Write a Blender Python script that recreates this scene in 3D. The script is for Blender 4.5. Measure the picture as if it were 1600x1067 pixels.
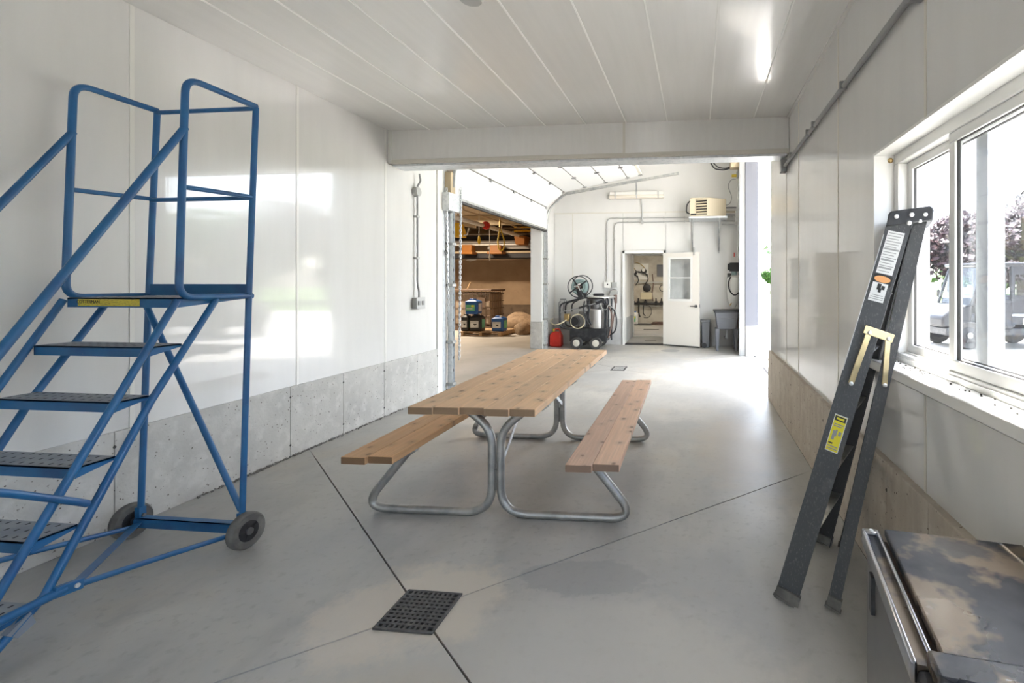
import bpy, bmesh, math, random
from mathutils import Vector, Matrix
random.seed(7)
for o in list(bpy.data.objects): bpy.data.objects.remove(o)
SC = bpy.context.scene
COL = SC.collection
R = math.radians

# ------------------------------------------------------------------ camera
cd = bpy.data.cameras.new('camera'); cam = bpy.data.objects.new('camera', cd); COL.objects.link(cam)
cam.location = (0, 0, 1.46); cam.rotation_euler = (R(90), 0, math.atan(82/755))
cd.sensor_width = 36; cd.lens = 755/1600*36; cd.shift_x = -208/1600; cd.shift_y = -92.5/1600
cd.clip_start = .05; cd.clip_end = 400
SC.camera = cam
# ------------------------------------------------------------------ sky, sun, exposure
w = bpy.data.worlds.new('sky'); SC.world = w; w.use_nodes = True
nt = w.node_tree; bg = nt.nodes['Background']
sky = nt.nodes.new('ShaderNodeTexSky'); sky.sky_type = 'NISHITA'; sky.sun_disc = False
sky.sun_elevation = R(68); sky.sun_rotation = R(41); sky.air_density = 1.0; sky.dust_density = 2.5; sky.ozone_density = 1.0
hs = nt.nodes.new('ShaderNodeHueSaturation'); hs.inputs['Saturation'].default_value = .58; nt.links.new(sky.outputs[0], hs.inputs['Color']); nt.links.new(hs.outputs[0], bg.inputs[0]); bg.inputs[1].default_value = .33
sl = bpy.data.lights.new('sun', 'SUN'); sun = bpy.data.objects.new('sun', sl); COL.objects.link(sun)
sl.energy = 4.2; sl.angle = R(.6); sl.color = (1, .96, .9)
SUN_DIR = Vector((-.66*math.cos(R(68.5)), -.75*math.cos(R(68.5)), -math.sin(R(68.5))))
sun.rotation_euler = SUN_DIR.to_track_quat('-Z', 'Y').to_euler(); sun.location = (10, 12, 20)
vs = SC.view_settings; vs.view_transform = 'Standard'; vs.look = 'None'; vs.gamma = 1; vs.exposure = 2.98
vs.use_curve_mapping = False

# ------------------------------------------------------------------ helpers: materials
def _tex(nt, scale, detail=4, stretch=(1, 1, 1), kind='NOISE', rough=.55, rnd=False):
    co = nt.nodes.new('ShaderNodeTexCoord'); mp = nt.nodes.new('ShaderNodeMapping')
    mp.inputs['Scale'].default_value = stretch
    nt.links.new(co.outputs['Object'], mp.inputs['Vector'])
    if rnd:
        oi = nt.nodes.new('ShaderNodeObjectInfo'); ml = nt.nodes.new('ShaderNodeMath'); ml.operation = 'MULTIPLY'; ml.inputs[1].default_value = 37.
        cb = nt.nodes.new('ShaderNodeCombineXYZ')
        nt.links.new(oi.outputs['Random'], ml.inputs[0])
        for i in range(3): nt.links.new(ml.outputs[0], cb.inputs[i])
        nt.links.new(cb.outputs[0], mp.inputs['Location'])
    if kind == 'NOISE':
        t = nt.nodes.new('ShaderNodeTexNoise'); t.inputs['Scale'].default_value = scale
        t.inputs['Detail'].default_value = detail; t.inputs['Roughness'].default_value = rough
        out = t.outputs['Fac']
    else:
        t = nt.nodes.new('ShaderNodeTexVoronoi'); t.inputs['Scale'].default_value = scale
        if stretch[2] == 0: t.voronoi_dimensions = '2D'
        out = t.outputs['Distance']
    nt.links.new(mp.outputs[0], t.inputs['Vector'])
    return out
def _ramp(nt, src, a, b, ca=(0, 0, 0, 1), cb=(1, 1, 1, 1)):
    r = nt.nodes.new('ShaderNodeValToRGB'); r.color_ramp.elements[0].position = a; r.color_ramp.elements[1].position = b
    r.color_ramp.elements[0].color = ca; r.color_ramp.elements[1].color = cb
    nt.links.new(src, r.inputs[0]); return r.outputs[0]
def _mix(nt, fac, a, b):
    m = nt.nodes.new('ShaderNodeMix'); m.data_type = 'RGBA'
    nt.links.new(fac, m.inputs[0])
    for s, i in ((a, 6), (b, 7)):
        if isinstance(s, tuple): m.inputs[i].default_value = (*s[:3], 1)
        else: nt.links.new(s, m.inputs[i])
    return m.outputs[2]
MATS = {}
def mat(name, col, rough=.5, metal=0, layers=(), bump=None, coat=0, coat_r=.05, spec=.5, rlayer=None, emit=0, rnd=False, alpha=1):
    """layers: (colour, scale, lo, hi, stretch, kind) each mixed over the base"""
    m = bpy.data.materials.new(name); m.use_nodes = True; nt = m.node_tree
    p = nt.nodes['Principled BSDF']
    p.inputs['Roughness'].default_value = rough; p.inputs['Metallic'].default_value = metal
    p.inputs['Coat Weight'].default_value = coat; p.inputs['Coat Roughness'].default_value = coat_r
    p.inputs['Specular IOR Level'].default_value = spec; p.inputs['Base Color'].default_value = (*col, 1)
    cur = tuple(col)
    for L in layers:
        c2, sc, lo, hi = L[:4]; st = L[4] if len(L) > 4 else (1, 1, 1); kd = L[5] if len(L) > 5 else 'NOISE'
        f = _ramp(nt, _tex(nt, sc, 5, st, kd, rnd=rnd), lo, hi)
        if kd == 'VORO': f = _ramp(nt, _tex(nt, sc, 5, st, kd, rnd=rnd), lo, hi, (1, 1, 1, 1), (0, 0, 0, 1))
        cur = _mix(nt, f, cur, tuple(c2))
    if not isinstance(cur, tuple): nt.links.new(cur, p.inputs['Base Color'])
    if rlayer:
        lo, hi, sc, r0, r1 = rlayer
        f = _ramp(nt, _tex(nt, sc, 4), lo, hi, (r0, r0, r0, 1), (r1, r1, r1, 1)); nt.links.new(f, p.inputs['Roughness'])
    if coat: p.inputs['Coat IOR'].default_value = 1.52
    if bump:
        st, sc, stretch = bump[:3]
        b = nt.nodes.new('ShaderNodeBump'); b.inputs['Strength'].default_value = st; b.inputs['Distance'].default_value = bump[3] if len(bump) > 3 else .01
        nt.links.new(_tex(nt, sc, 4, stretch), b.inputs['Height']); nt.links.new(b.outputs[0], p.inputs['Normal'])
        if coat: nt.links.new(b.outputs[0], p.inputs['Coat Normal'])
    if emit: p.inputs['Emission Color'].default_value = (*col, 1); p.inputs['Emission Strength'].default_value = emit
    MATS[name] = m; return m
def glass(name, tint, haze, haze_col=(.8, .82, .85)):
    m = bpy.data.materials.new(name); m.use_nodes = True; nt = m.node_tree
    for n in list(nt.nodes): nt.nodes.remove(n)
    o = nt.nodes.new('ShaderNodeOutputMaterial'); tr = nt.nodes.new('ShaderNodeBsdfTransparent'); tr.inputs[0].default_value = (*tint, 1)
    gl = nt.nodes.new('ShaderNodeBsdfGlossy'); gl.inputs['Roughness'].default_value = .03
    lw = nt.nodes.new('ShaderNodeLayerWeight'); lw.inputs[0].default_value = .5
    fr = nt.nodes.new('ShaderNodeMapRange'); nt.links.new(lw.outputs['Facing'], fr.inputs[0]); fr.inputs[1].default_value = .2; fr.inputs[3].default_value = .02; fr.inputs[4].default_value = .12
    m1 = nt.nodes.new('ShaderNodeMixShader'); m2 = nt.nodes.new('ShaderNodeMixShader')
    tl = nt.nodes.new('ShaderNodeBsdfTranslucent'); tl.inputs[0].default_value = (*haze_col, 1)
    f = _ramp(nt, _tex(nt, 3., 8, (1, 1, .6), rough=.75), .4, .8, (haze*.4,)*3+(1,), (haze*1.8,)*3+(1,))
    nt.links.new(f, m2.inputs[0]); nt.links.new(tr.outputs[0], m2.inputs[1]); nt.links.new(tl.outputs[0], m2.inputs[2])
    nt.links.new(fr.outputs[0], m1.inputs[0]); nt.links.new(m2.outputs[0], m1.inputs[1]); nt.links.new(gl.outputs[0], m1.inputs[2])
    nt.links.new(m1.outputs[0], o.inputs[0]); MATS[name] = m; return m

# ------------------------------------------------------------------ helpers: meshes
class MB:
    def __init__(s): s.v = []; s.f = []
    def add(s, vs, fs):
        n = len(s.v); s.v += [tuple(q) for q in vs]; s.f += [tuple(i+n for i in q) for q in fs]; return s
    def box(s, x0, x1, y0, y1, z0, z1):
        return s.add([(x, y, z) for z in (z0, z1) for y in (y0, y1) for x in (x0, x1)],
                     [(0, 2, 3, 1), (4, 5, 7, 6), (0, 1, 5, 4), (2, 6, 7, 3), (0, 4, 6, 2), (1, 3, 7, 5)])
    def bar(s, p0, p1, wv, h, up=(0, 0, 1)):
        """box from p0 to p1, width wv sideways, h along up"""
        a = Vector(p0); b = Vector(p1); d = (b-a).normalized(); side = d.cross(Vector(up))
        if side.length < 1e-5: side = d.cross(Vector((0, 1, 0)))
        side.normalize(); u = side.cross(d).normalized()
        vs = [q + side*i*wv/2 + u*j*h/2 for q in (a, b) for j in (-1, 1) for i in (-1, 1)]
        return s.add(vs, [(0, 1, 3, 2), (4, 6, 7, 5), (0, 4, 5, 1), (2, 3, 7, 6), (0, 2, 6, 4), (1, 5, 7, 3)])
    def cyl(s, p0, p1, r0, r1=None, n=12):
        r1 = r0 if r1 is None else r1
        a = Vector(p0); b = Vector(p1); d = (b-a).normalized()
        t = Vector((0, 0, 1)) if abs(d.z) < .9 else Vector((1, 0, 0))
        u = d.cross(t).normalized(); v = d.cross(u)
        vs = []
        for q, r in ((a, r0), (b, r1)):
            vs += [q + (u*math.cos(i*2*math.pi/n) + v*math.sin(i*2*math.pi/n))*r for i in range(n)]
        return s.add(vs, [(i, (i+1) % n, n+(i+1) % n, n+i) for i in range(n)] + [tuple(range(n-1, -1, -1)), tuple(range(n, 2*n))])
    def tube(s, pts, r, fil=0, n=10, closed=False, seg=5):
        P = [Vector(q) for q in pts]
        if fil:
            Q = []; L = len(P)
            for i in range(L):
                if not closed and i in (0, L-1): Q.append(P[i]); continue
                a = P[i-1]; b = P[i]; c = P[(i+1) % L]
                d0 = (a-b); d1 = (c-b); k = min(fil, d0.length*.49, d1.length*.49)
                d0.normalize(); d1.normalize()
                ang = d0.angle(d1)
                if ang > 3.1: Q.append(b); continue
                t = min(k, fil)
                for j in range(seg+1):
                    x = j/seg; Q.append((b+d0*t)*(1-x)**2 + b*2*x*(1-x) + (b+d1*t)*x*x)
            P = Q
        L = len(P)
        T = []
        for i in range(L):
            a = P[i-1] if (i or closed) else P[i]; b = P[(i+1) % L] if (i < L-1 or closed) else P[i]
            T.append((b-a).normalized())
        t0 = Vector((0, 0, 1)) if abs(T[0].z) < .9 else Vector((1, 0, 0))
        u = T[0].cross(t0).normalized(); vs = []
        for i in range(L):
            u = (u - T[i]*u.dot(T[i])).normalized(); v = T[i].cross(u)
            vs += [P[i] + (u*math.cos(k*2*math.pi/n) + v*math.sin(k*2*math.pi/n))*r for k in range(n)]
        fs = []
        for i in range(L if closed else L-1):
            j = (i+1) % L
            fs += [(i*n+k, i*n+(k+1) % n, j*n+(k+1) % n, j*n+k) for k in range(n)]
        if not closed: fs += [tuple(range(n-1, -1, -1)), tuple((L-1)*n+k for k in range(n))]
        return s.add(vs, fs)
    def ring(s, c, axis, Rr, r, n=24, m=8):
        d = Vector(axis).normalized(); t = Vector((0, 0, 1)) if abs(d.z) < .9 else Vector((1, 0, 0))
        u = d.cross(t).normalized(); v = d.cross(u); c = Vector(c)
        return s.tube([c + (u*math.cos(i*2*math.pi/n)+v*math.sin(i*2*math.pi/n))*Rr for i in range(n)], r, n=m, closed=True)
    def lathe(s, prof, c, axis=(0, 0, 1), n=20):
        d = Vector(axis).normalized(); t = Vector((0, 0, 1)) if abs(d.z) < .9 else Vector((1, 0, 0))
        u = d.cross(t).normalized(); v = d.cross(u); c = Vector(c); vs = []
        for r, h in prof:
            vs += [c + d*h + (u*math.cos(k*2*math.pi/n)+v*math.sin(k*2*math.pi/n))*max(r, 1e-4) for k in range(n)]
        L = len(prof)
        fs = [(i*n+k, i*n+(k+1) % n, (i+1)*n+(k+1) % n, (i+1)*n+k) for i in range(L-1) for k in range(n)]
        fs += [tuple(range(n-1, -1, -1)), tuple((L-1)*n+k for k in range(n))]
        return s.add(vs, fs)
    def prism(s, poly, off):
        """poly: 3-D points of a flat outline, extruded by vector off"""
        n = len(poly); o = Vector(off); A = [Vector(q) for q in poly]; Bv = [q+o for q in A]
        return s.add(A+Bv, [tuple(range(n-1, -1, -1)), tuple(range(n, 2*n))] + [(i, (i+1) % n, n+(i+1) % n, n+i) for i in range(n)])
    def blob(s, c, rad, n=12, m=8, jit=0, rng=None):
        c = Vector(c); vs = []
        for i in range(m+1):
            th = math.pi*i/m
            for k in range(n):
                ph = 2*math.pi*k/n; j = 1 + (rng.uniform(-jit, jit) if rng else 0)
                vs.append(c + Vector((rad[0]*math.sin(th)*math.cos(ph)*j, rad[1]*math.sin(th)*math.sin(ph)*j, rad[2]*math.cos(th)*j)))
        return s.add(vs, [(i*n+k, (i+1)*n+k, (i+1)*n+(k+1) % n, i*n+(k+1) % n) for i in range(m) for k in range(n)])
def obj(name, mb, m, parent=None, bevel=0, smooth=True, kind=None, label=None, seg=2):
    me = bpy.data.meshes.new(name); me.from_pydata(mb.v, [], mb.f); me.validate()
    bm = bmesh.new(); bm.from_mesh(me); bmesh.ops.recalc_face_normals(bm, faces=bm.faces); bm.to_mesh(me); bm.free()
    if smooth:
        for p in me.polygons: p.use_smooth = True
        me.set_sharp_from_angle(angle=R(38))
    me.materials.append(MATS[m] if isinstance(m, str) else m)
    o = bpy.data.objects.new(name, me); COL.objects.link(o)
    if bevel:
        b = o.modifiers.new('bevel', 'BEVEL'); b.width = bevel; b.segments = seg; b.limit_method = 'ANGLE'; b.angle_limit = R(40)
    if parent:
        o.parent = parent; o.matrix_parent_inverse = wm(parent).inverted()
    if kind: o['kind'] = kind
    if label: o['label'] = label
    return o
def wm(o):
    m = Matrix.LocRotScale(o.location, o.rotation_euler, o.scale)
    if o.parent: m = wm(o.parent) @ o.matrix_parent_inverse @ m
    return m
def thing(name, label, cat, loc=(0, 0, 0), group=None):
    o = bpy.data.objects.new(name, None); COL.objects.link(o); o.location = loc; o.empty_display_size = .1
    o['label'] = label; o['category'] = cat
    if group: o['group'] = group
    return o
def tag(o, label, cat, group=None):
    o['label'] = label; o['category'] = cat
    if group: o['group'] = group
    return o
def struct(name, mb, m, label=None, cat=None, bevel=0):
    o = obj(name, mb, m, None, bevel, kind='structure')
    if label: o['label'] = label
    if cat: o['category'] = cat
    return o
def text(name, s, size, m, parent, origin, xdir, ydir):
    c = bpy.data.curves.new(name, 'FONT'); c.body = s; c.size = size; c.align_x = 'CENTER'; c.align_y = 'CENTER'; c.extrude = .0004
    t = bpy.data.objects.new('tmp', c); COL.objects.link(t)
    dg = bpy.context.evaluated_depsgraph_get(); me = bpy.data.meshes.new_from_object(t.evaluated_get(dg)); bpy.data.objects.remove(t)
    x = Vector(xdir).normalized(); y = Vector(ydir).normalized(); z = x.cross(y)
    Mx = Matrix((x, y, z)).transposed().to_4x4(); Mx.translation = Vector(origin)
    me.transform(Mx); me.materials.clear(); me.materials.append(MATS[m])
    o = bpy.data.objects.new(name, me); COL.objects.link(o)
    if parent: o.parent = parent; o.matrix_parent_inverse = wm(parent).inverted()
    return o

# ------------------------------------------------------------------ materials
mat('wall_white', (.74, .73, .70), .3, coat=.8, coat_r=.035, bump=(.05, 3, (1, 14, .25), .004), layers=[((.70, .69, .66), 2.5, .35, .75, (1, 3, .4))])
mat('ceiling_white', (.79, .775, .735), .3, coat=.7, coat_r=.1, bump=(.05, 3, (14, .4, 1), .004), layers=[((.75, .735, .695), 3, .3, .7, (6, .4, 1))])
mat('dingy_wall', (.58, .54, .46), .6, layers=[((.42, .37, .30), 3, .45, .75)])
mat('curb_tan', (.54, .48, .40), .85, bump=(.5, 55, (1, 1, 1), .004), layers=[((.45, .39, .32), 4, .4, .7, (1, 3, .5)), ((.60, .55, .47), 11, .5, .75), ((.22, .18, .14), 42, .66, .70), ((.14, .11, .09), 24, .09, .12, (1, 1, 1), 'VORO')])
mat('trim_white', (.80, .79, .74), .35, coat=.3)
mat('seam_white', (.66, .63, .55), .45)
mat('frame_white', (.82, .81, .77), .3)
mat('door_cream', (.80, .76, .69), .4)
mat('steel_door_white', (.82, .82, .80), .4, bump=(.04, 8, (1, 1, 10), .003))
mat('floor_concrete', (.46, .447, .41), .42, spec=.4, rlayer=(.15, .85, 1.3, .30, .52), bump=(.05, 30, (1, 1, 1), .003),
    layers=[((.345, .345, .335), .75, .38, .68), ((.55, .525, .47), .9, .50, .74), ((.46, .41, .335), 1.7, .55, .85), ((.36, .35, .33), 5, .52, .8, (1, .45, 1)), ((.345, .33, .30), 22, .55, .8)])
mat('curb_concrete', (.56, .545, .505), .85, bump=(.5, 55, (1, 1, 1), .004),
    layers=[((.46, .45, .42), 3, .4, .7), ((.64, .62, .58), 11, .5, .75), ((.24, .22, .20), 42, .66, .70), ((.14, .12, .105), 24, .09, .12, (1, 1, 1), 'VORO')])
mat('bay_concrete', (.52, .51, .49), .8, layers=[((.43, .425, .41), 3, .4, .7), ((.3, .29, .27), 40, .66, .72)])
mat('post_grey', (.13, .135, .16), .5)
mat('seam_bright', (.92, .91, .87), .4)
mat('dark_void', (.012, .012, .012), .9)
mat('joint_dark', (.06, .055, .05), .9)
mat('joint_grey', (.20, .19, .17), .9)
mat('blue_paint', (.018, .125, .295), .38, spec=.5, layers=[((.016, .085, .23), 6, .45, .7), ((.10, .16, .24), 60, .72, .78)])
mat('blue_grip', (.23, .26, .30), .5, layers=[((.34, .36, .38), 7, .42, .7), ((.20, .15, .10), 14, .66, .75)])
mat('grip_dark', (.02, .025, .035), .6)
mat('rubber', (.05, .048, .045), .75, layers=[((.12, .11, .10), 9, .5, .75)])
mat('rubber_worn', (.12, .115, .105), .8, layers=[((.20, .19, .17), 14, .45, .7)])
mat('hub_black', (.018, .018, .02), .5)
mat('galvanised', (.52, .52, .50), .5, .9, layers=[((.36, .37, .37), 10, .4, .65), ((.27, .26, .24), 3, .6, .8)])
mat('galv_light', (.72, .74, .75), .4, .55, layers=[((.55, .58, .6), 25, .45, .7)])
mat('steel_dark', (.25, .25, .25), .4, 1)
mat('conduit_grey', (.30, .30, .295), .5)
mat('conduit_light', (.48, .48, .46), .5, .3)
mat('box_grey', (.42, .42, .40), .5, .2)
mat('yellow_label', (.62, .52, .06), .5, layers=[((.35, .29, .05), 60, .5, .62, (1, 1, 4))])
mat('yellow_sticker', (.80, .70, .02), .5)
mat('black_print', (.03, .03, .03), .6)
mat('white_print', (.72, .72, .70), .6)
mat('grey_print', (.32, .32, .31), .6)
mat('orange_print', (.75, .36, .14), .6)
mat('fibreglass', (.065, .068, .072), .55, layers=[((.14, .14, .14), 170, .55, .72, (1, 1, .4)), ((.16, .155, .15), 5, .62, .8)])
mat('fibreglass_dark', (.035, .035, .037), .6, layers=[((.09, .09, .09), 120, .6, .75)])
mat('aluminium', (.62, .61, .58), .35, 1, layers=[((.40, .38, .34), 9, .5, .75)])
mat('zinc_gold', (.55, .45, .26), .33, .9, layers=[((.36, .30, .18), 8, .45, .7)])
mat('white_rivet', (.75, .75, .73), .4, .4)
mat('cap_black', (.028, .03, .034), .5, layers=[((.12, .12, .12), 30, .7, .8)])
mat('scuffed_steel', (.022, .025, .032), .3, .2, layers=[((.15, .115, .08), 3.0, .50, .54), ((.07, .066, .062), 7, .58, .66), ((.22, .23, .25), 15, .70, .75, (1, 3, 1))], rlayer=(.35, .65, 5, .22, .6))
mat('chrome_worn', (.45, .46, .50), .2, 1, layers=[((.36, .30, .22), 7, .55, .7)])
mat('bin_side', (.16, .15, .14), .3, .5, layers=[((.12, .12, .12), 4, .4, .7)])
mat('rust_channel', (.07, .05, .035), .8, layers=[((.16, .09, .05), 40, .55, .7)])
mat('black_plastic', (.02, .02, .022), .45)
mat('black_steel', (.03, .032, .035), .4, .3, layers=[((.07, .07, .075), 12, .5, .7)])
mat('charcoal_plastic', (.13, .135, .15), .55)
mat('grey_plastic', (.16, .165, .175), .55)
mat('red_plastic', (.60, .035, .02), .4)
mat('yellow_plastic', (.75, .55, .05), .45)
mat('orange_steel', (.30, .105, .007), .5)
mat('yellow_steel', (.85, .50, .02), .5)
mat('cream_wheel', (.72, .68, .58), .5)
mat('stainless', (.62, .61, .60), .35, .8, layers=[((.75, .74, .72), 3, .4, .6, (5, 5, .3))])
mat('heater_beige', (.62, .53, .38), .5)
mat('hose_tan', (.62, .55, .38), .6)
mat('hose_green', (.22, .30, .29), .5)
mat('cable_brown', (.16, .10, .08), .6)
mat('brass', (.55, .40, .18), .35, .9)
mat('jug_blue', (.02, .11, .36), .4)
mat('jug_white', (.78, .78, .75), .45)
mat('label_green', (.16, .50, .28), .6)
mat('pallet_wood', (.50, .34, .19), .8, layers=[((.34, .22, .12), 6, .4, .7, (1, 6, 6))])
mat('brown_wall', (.52, .37, .24), .8, layers=[((.42, .295, .19), 1.5, .35, .7), ((.34, .235, .15), 4, .6, .8)])
mat('brown_block', (.20, .145, .10), .9, layers=[((.13, .095, .07), 5, .4, .7)])
mat('brown_ceiling', (.45, .36, .25), .8)
mat('store_floor', (.44, .42, .39), .6, layers=[((.34, .325, .30), 1.2, .4, .7), ((.26, .23, .19), 6, .62, .8)])
mat('cage_steel', (.16, .11, .08), .6, .3)
mat('tank_plastic', (.42, .34, .26), .6)
mat('tarp', (.30, .21, .13), .8, bump=(.6, 9, (1, 1, 1), .03), layers=[((.16, .10, .06), 7, .45, .7), ((.42, .30, .18), 17, .6, .75)])
mat('pvc_white', (.72, .70, .64), .4)
mat('beam_tan', (.50, .40, .26), .6)
mat('beam_grey', (.36, .33, .30), .6)
mat('dark_machine', (.02, .02, .025), .6)
mat('dispenser_white', (.75, .75, .72), .45)
mat('gravel', (.52, .50, .46), .9, bump=(.5, 40, (1, 1, 1), .02), layers=[((.40, .38, .35), 60, .45, .7), ((.58, .56, .52), .5, .4, .7)])
mat('grass', (.14, .24, .05), .9, layers=[((.22, .30, .08), 9, .4, .7), ((.09, .17, .03), .7, .4, .7)])
mat('leaf_purple', (.045, .022, .026), .6, layers=[((.10, .035, .028), 3, .5, .7), ((.03, .032, .03), 1.3, .5, .65)])
mat('leaf_green', (.06, .12, .03), .6, layers=[((.10, .17, .05), 2, .45, .65)])
mat('bark', (.12, .09, .07), .9)
mat('fly_dark', (.05, .04, .03), .8)
mat('fluoro_lens', (.78, .72, .62), .4)
glass('window_glass', (.89, .90, .91), .004)
glass('door_glass', (.92, .93, .93), .12)
glass('vehicle_glass', (.9, .92, .93), .01)
def wood_mat(name, base, dark, knot):
    m = bpy.data.materials.new(name); m.use_nodes = True; nt = m.node_tree; p = nt.nodes['Principled BSDF']; p.inputs['Roughness'].default_value = .62
    g = _ramp(nt, _tex(nt, 9, 6, (3.5, .22, 3.5), rnd=True), .3, .72); c = _mix(nt, g, base, dark)
    g2 = _ramp(nt, _tex(nt, 60, 3, (2, .05, 2), rnd=True), .4, .7); c = _mix(nt, g2, c, tuple(x*.82 for x in base))
    oi = nt.nodes.new('ShaderNodeObjectInfo'); rr = _ramp(nt, oi.outputs['Random'], 0, 1, (.86, .86, .88, 1), (1.1, 1.06, 1.0, 1))
    mm = nt.nodes.new('ShaderNodeMix'); mm.data_type = 'RGBA'; mm.blend_type = 'MULTIPLY'; mm.inputs[0].default_value = 1
    nt.links.new(c, mm.inputs[6]); nt.links.new(rr, mm.inputs[7]); c = mm.outputs[2]
    k0 = _tex(nt, 1.0, 1, (6.5, 5.0, 0), 'VORO', rnd=True)
    halo = _ramp(nt, k0, .12, .30, (1, 1, 1, 1), (0, 0, 0, 1)); hm = nt.nodes.new('ShaderNodeMath'); hm.operation = 'MULTIPLY'; hm.inputs[1].default_value = .4
    nt.links.new(halo, hm.inputs[0]); c = _mix(nt, hm.outputs[0], c, tuple(x*.62 for x in base))
    wob = nt.nodes.new('ShaderNodeMath'); wob.operation = 'MULTIPLY_ADD'; wob.inputs[1].default_value = .22
    nt.links.new(_tex(nt, 9, 3, (1.5, .7, 0), rnd=True), wob.inputs[0]); nt.links.new(k0, wob.inputs[2])
    k = _ramp(nt, wob.outputs[0], .12, .215, (.72, .72, .72, 1), (0, 0, 0, 1)); c = _mix(nt, k, c, knot)
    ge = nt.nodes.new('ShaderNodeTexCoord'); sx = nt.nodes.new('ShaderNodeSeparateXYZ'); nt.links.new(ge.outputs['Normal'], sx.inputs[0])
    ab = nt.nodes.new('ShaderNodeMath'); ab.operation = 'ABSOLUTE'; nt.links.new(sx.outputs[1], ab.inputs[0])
    ef = _ramp(nt, ab.outputs[0], .6, .9); c = _mix(nt, ef, c, tuple(x*.36 for x in dark))      # end grain, with the shade on the board ends painted in
    nt.links.new(c, p.inputs['Base Color'])
    b = nt.nodes.new('ShaderNodeBump'); b.inputs['Strength'].default_value = .15; b.inputs['Distance'].default_value = .003
    nt.links.new(g2, b.inputs['Height']); nt.links.new(b.outputs[0], p.inputs['Normal']); MATS[name] = m
def floor_stain():
    m = MATS['floor_concrete']; nt = m.node_tree; p = nt.nodes['Principled BSDF']; cur = p.inputs['Base Color'].links[0].from_socket
    co = nt.nodes.new('ShaderNodeTexCoord')
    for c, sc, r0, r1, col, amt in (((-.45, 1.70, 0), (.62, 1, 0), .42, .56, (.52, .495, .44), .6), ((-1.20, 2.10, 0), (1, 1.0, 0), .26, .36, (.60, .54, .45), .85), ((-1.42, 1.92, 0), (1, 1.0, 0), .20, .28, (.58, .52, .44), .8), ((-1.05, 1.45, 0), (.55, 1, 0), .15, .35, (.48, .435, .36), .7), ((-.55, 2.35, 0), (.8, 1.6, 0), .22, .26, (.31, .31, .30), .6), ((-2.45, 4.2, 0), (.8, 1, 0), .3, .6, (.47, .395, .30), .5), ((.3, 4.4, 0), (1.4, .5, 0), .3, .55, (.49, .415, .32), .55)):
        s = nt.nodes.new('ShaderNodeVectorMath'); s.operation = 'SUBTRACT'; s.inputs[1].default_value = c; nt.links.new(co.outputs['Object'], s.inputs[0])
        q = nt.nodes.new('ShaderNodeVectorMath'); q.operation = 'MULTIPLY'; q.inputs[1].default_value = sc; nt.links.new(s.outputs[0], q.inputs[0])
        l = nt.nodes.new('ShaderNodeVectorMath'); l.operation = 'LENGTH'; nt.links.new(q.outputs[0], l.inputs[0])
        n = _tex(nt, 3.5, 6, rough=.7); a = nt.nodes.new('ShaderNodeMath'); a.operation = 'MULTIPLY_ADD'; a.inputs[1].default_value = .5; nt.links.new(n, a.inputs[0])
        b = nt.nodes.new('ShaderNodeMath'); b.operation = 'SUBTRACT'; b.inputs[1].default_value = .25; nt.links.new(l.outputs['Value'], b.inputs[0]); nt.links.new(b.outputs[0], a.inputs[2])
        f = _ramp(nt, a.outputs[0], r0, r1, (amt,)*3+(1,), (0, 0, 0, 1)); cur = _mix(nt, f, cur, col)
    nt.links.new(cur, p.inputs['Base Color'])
floor_stain()
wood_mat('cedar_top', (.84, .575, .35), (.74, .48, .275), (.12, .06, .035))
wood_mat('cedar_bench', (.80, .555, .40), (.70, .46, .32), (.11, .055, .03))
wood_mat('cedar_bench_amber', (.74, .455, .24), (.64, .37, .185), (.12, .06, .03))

# ================================================================== THE SETTING
XL, XR, CZ = -3.39, .92, 3.13
def kid(parent, name, mb, m, bevel=0, **k): return obj(name, mb, m, parent, bevel, **k)
# ---- floor: slabs with saw-cut joints running out from the drains
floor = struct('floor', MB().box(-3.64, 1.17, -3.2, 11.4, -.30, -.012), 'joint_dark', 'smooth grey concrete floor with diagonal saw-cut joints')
def hit(D, d, sec):
    x0, x1, y0, y1 = sec; t = min([((x1 if d[0] > 0 else x0)-D[0])/d[0], ((y1 if d[1] > 0 else y0)-D[1])/d[1]])
    return (D[0]+d[0]*t, D[1]+d[1]*t)
def wedges(D, dirs, sec, g=.0045):
    x0, x1, y0, y1 = sec; n = len(dirs)
    ang = lambda p: math.atan2(p[1]-D[1], p[0]-D[0]) % (2*math.pi)
    dirs = sorted(dirs, key=lambda e: math.atan2(e[1], e[0]) % (2*math.pi))
    for i in range(n):
        a = dirs[i]; b = dirs[(i+1) % n]
        Wa = hit(D, a[:2], sec); Wb = hit(D, b[:2], sec)
        def nrm(d): l = math.hypot(d[0], d[1]); return (d[0]/l, d[1]/l)
        na = nrm(a); nb = nrm(b)
        Ea = (D[0]+na[0]*a[2], D[1]+na[1]*a[2]); Eb = (D[0]+nb[0]*b[2], D[1]+nb[1]*b[2])
        la = (-na[1]*g, na[0]*g); lb = (nb[1]*g, -nb[0]*g)
        A0 = ang(Wa); B0 = ang(Wb)
        if B0 <= A0: B0 += 2*math.pi
        cs = []
        for c in ((x0, y0), (x1, y0), (x1, y1), (x0, y1)):
            t = ang(c)
            for q in (t, t+2*math.pi):
                if A0+1e-6 < q < B0-1e-6: cs.append((q, c))
        cs = [c for _, c in sorted(cs)]
        mid = nrm((na[0]+nb[0], na[1]+nb[1])); P = [(D[0]+mid[0]*g*1.4, D[1]+mid[1]*g*1.4)]
        P.append((Ea[0]+la[0], Ea[1]+la[1])); P.append(Wa); P += cs; P.append(Wb); P.append((Eb[0]+lb[0], Eb[1]+lb[1]))
        kid(floor, 'floor_slab', MB().prism([(p[0], p[1], -.05) for p in P], (0, 0, .05)), 'floor_concrete', smooth=False)
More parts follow.
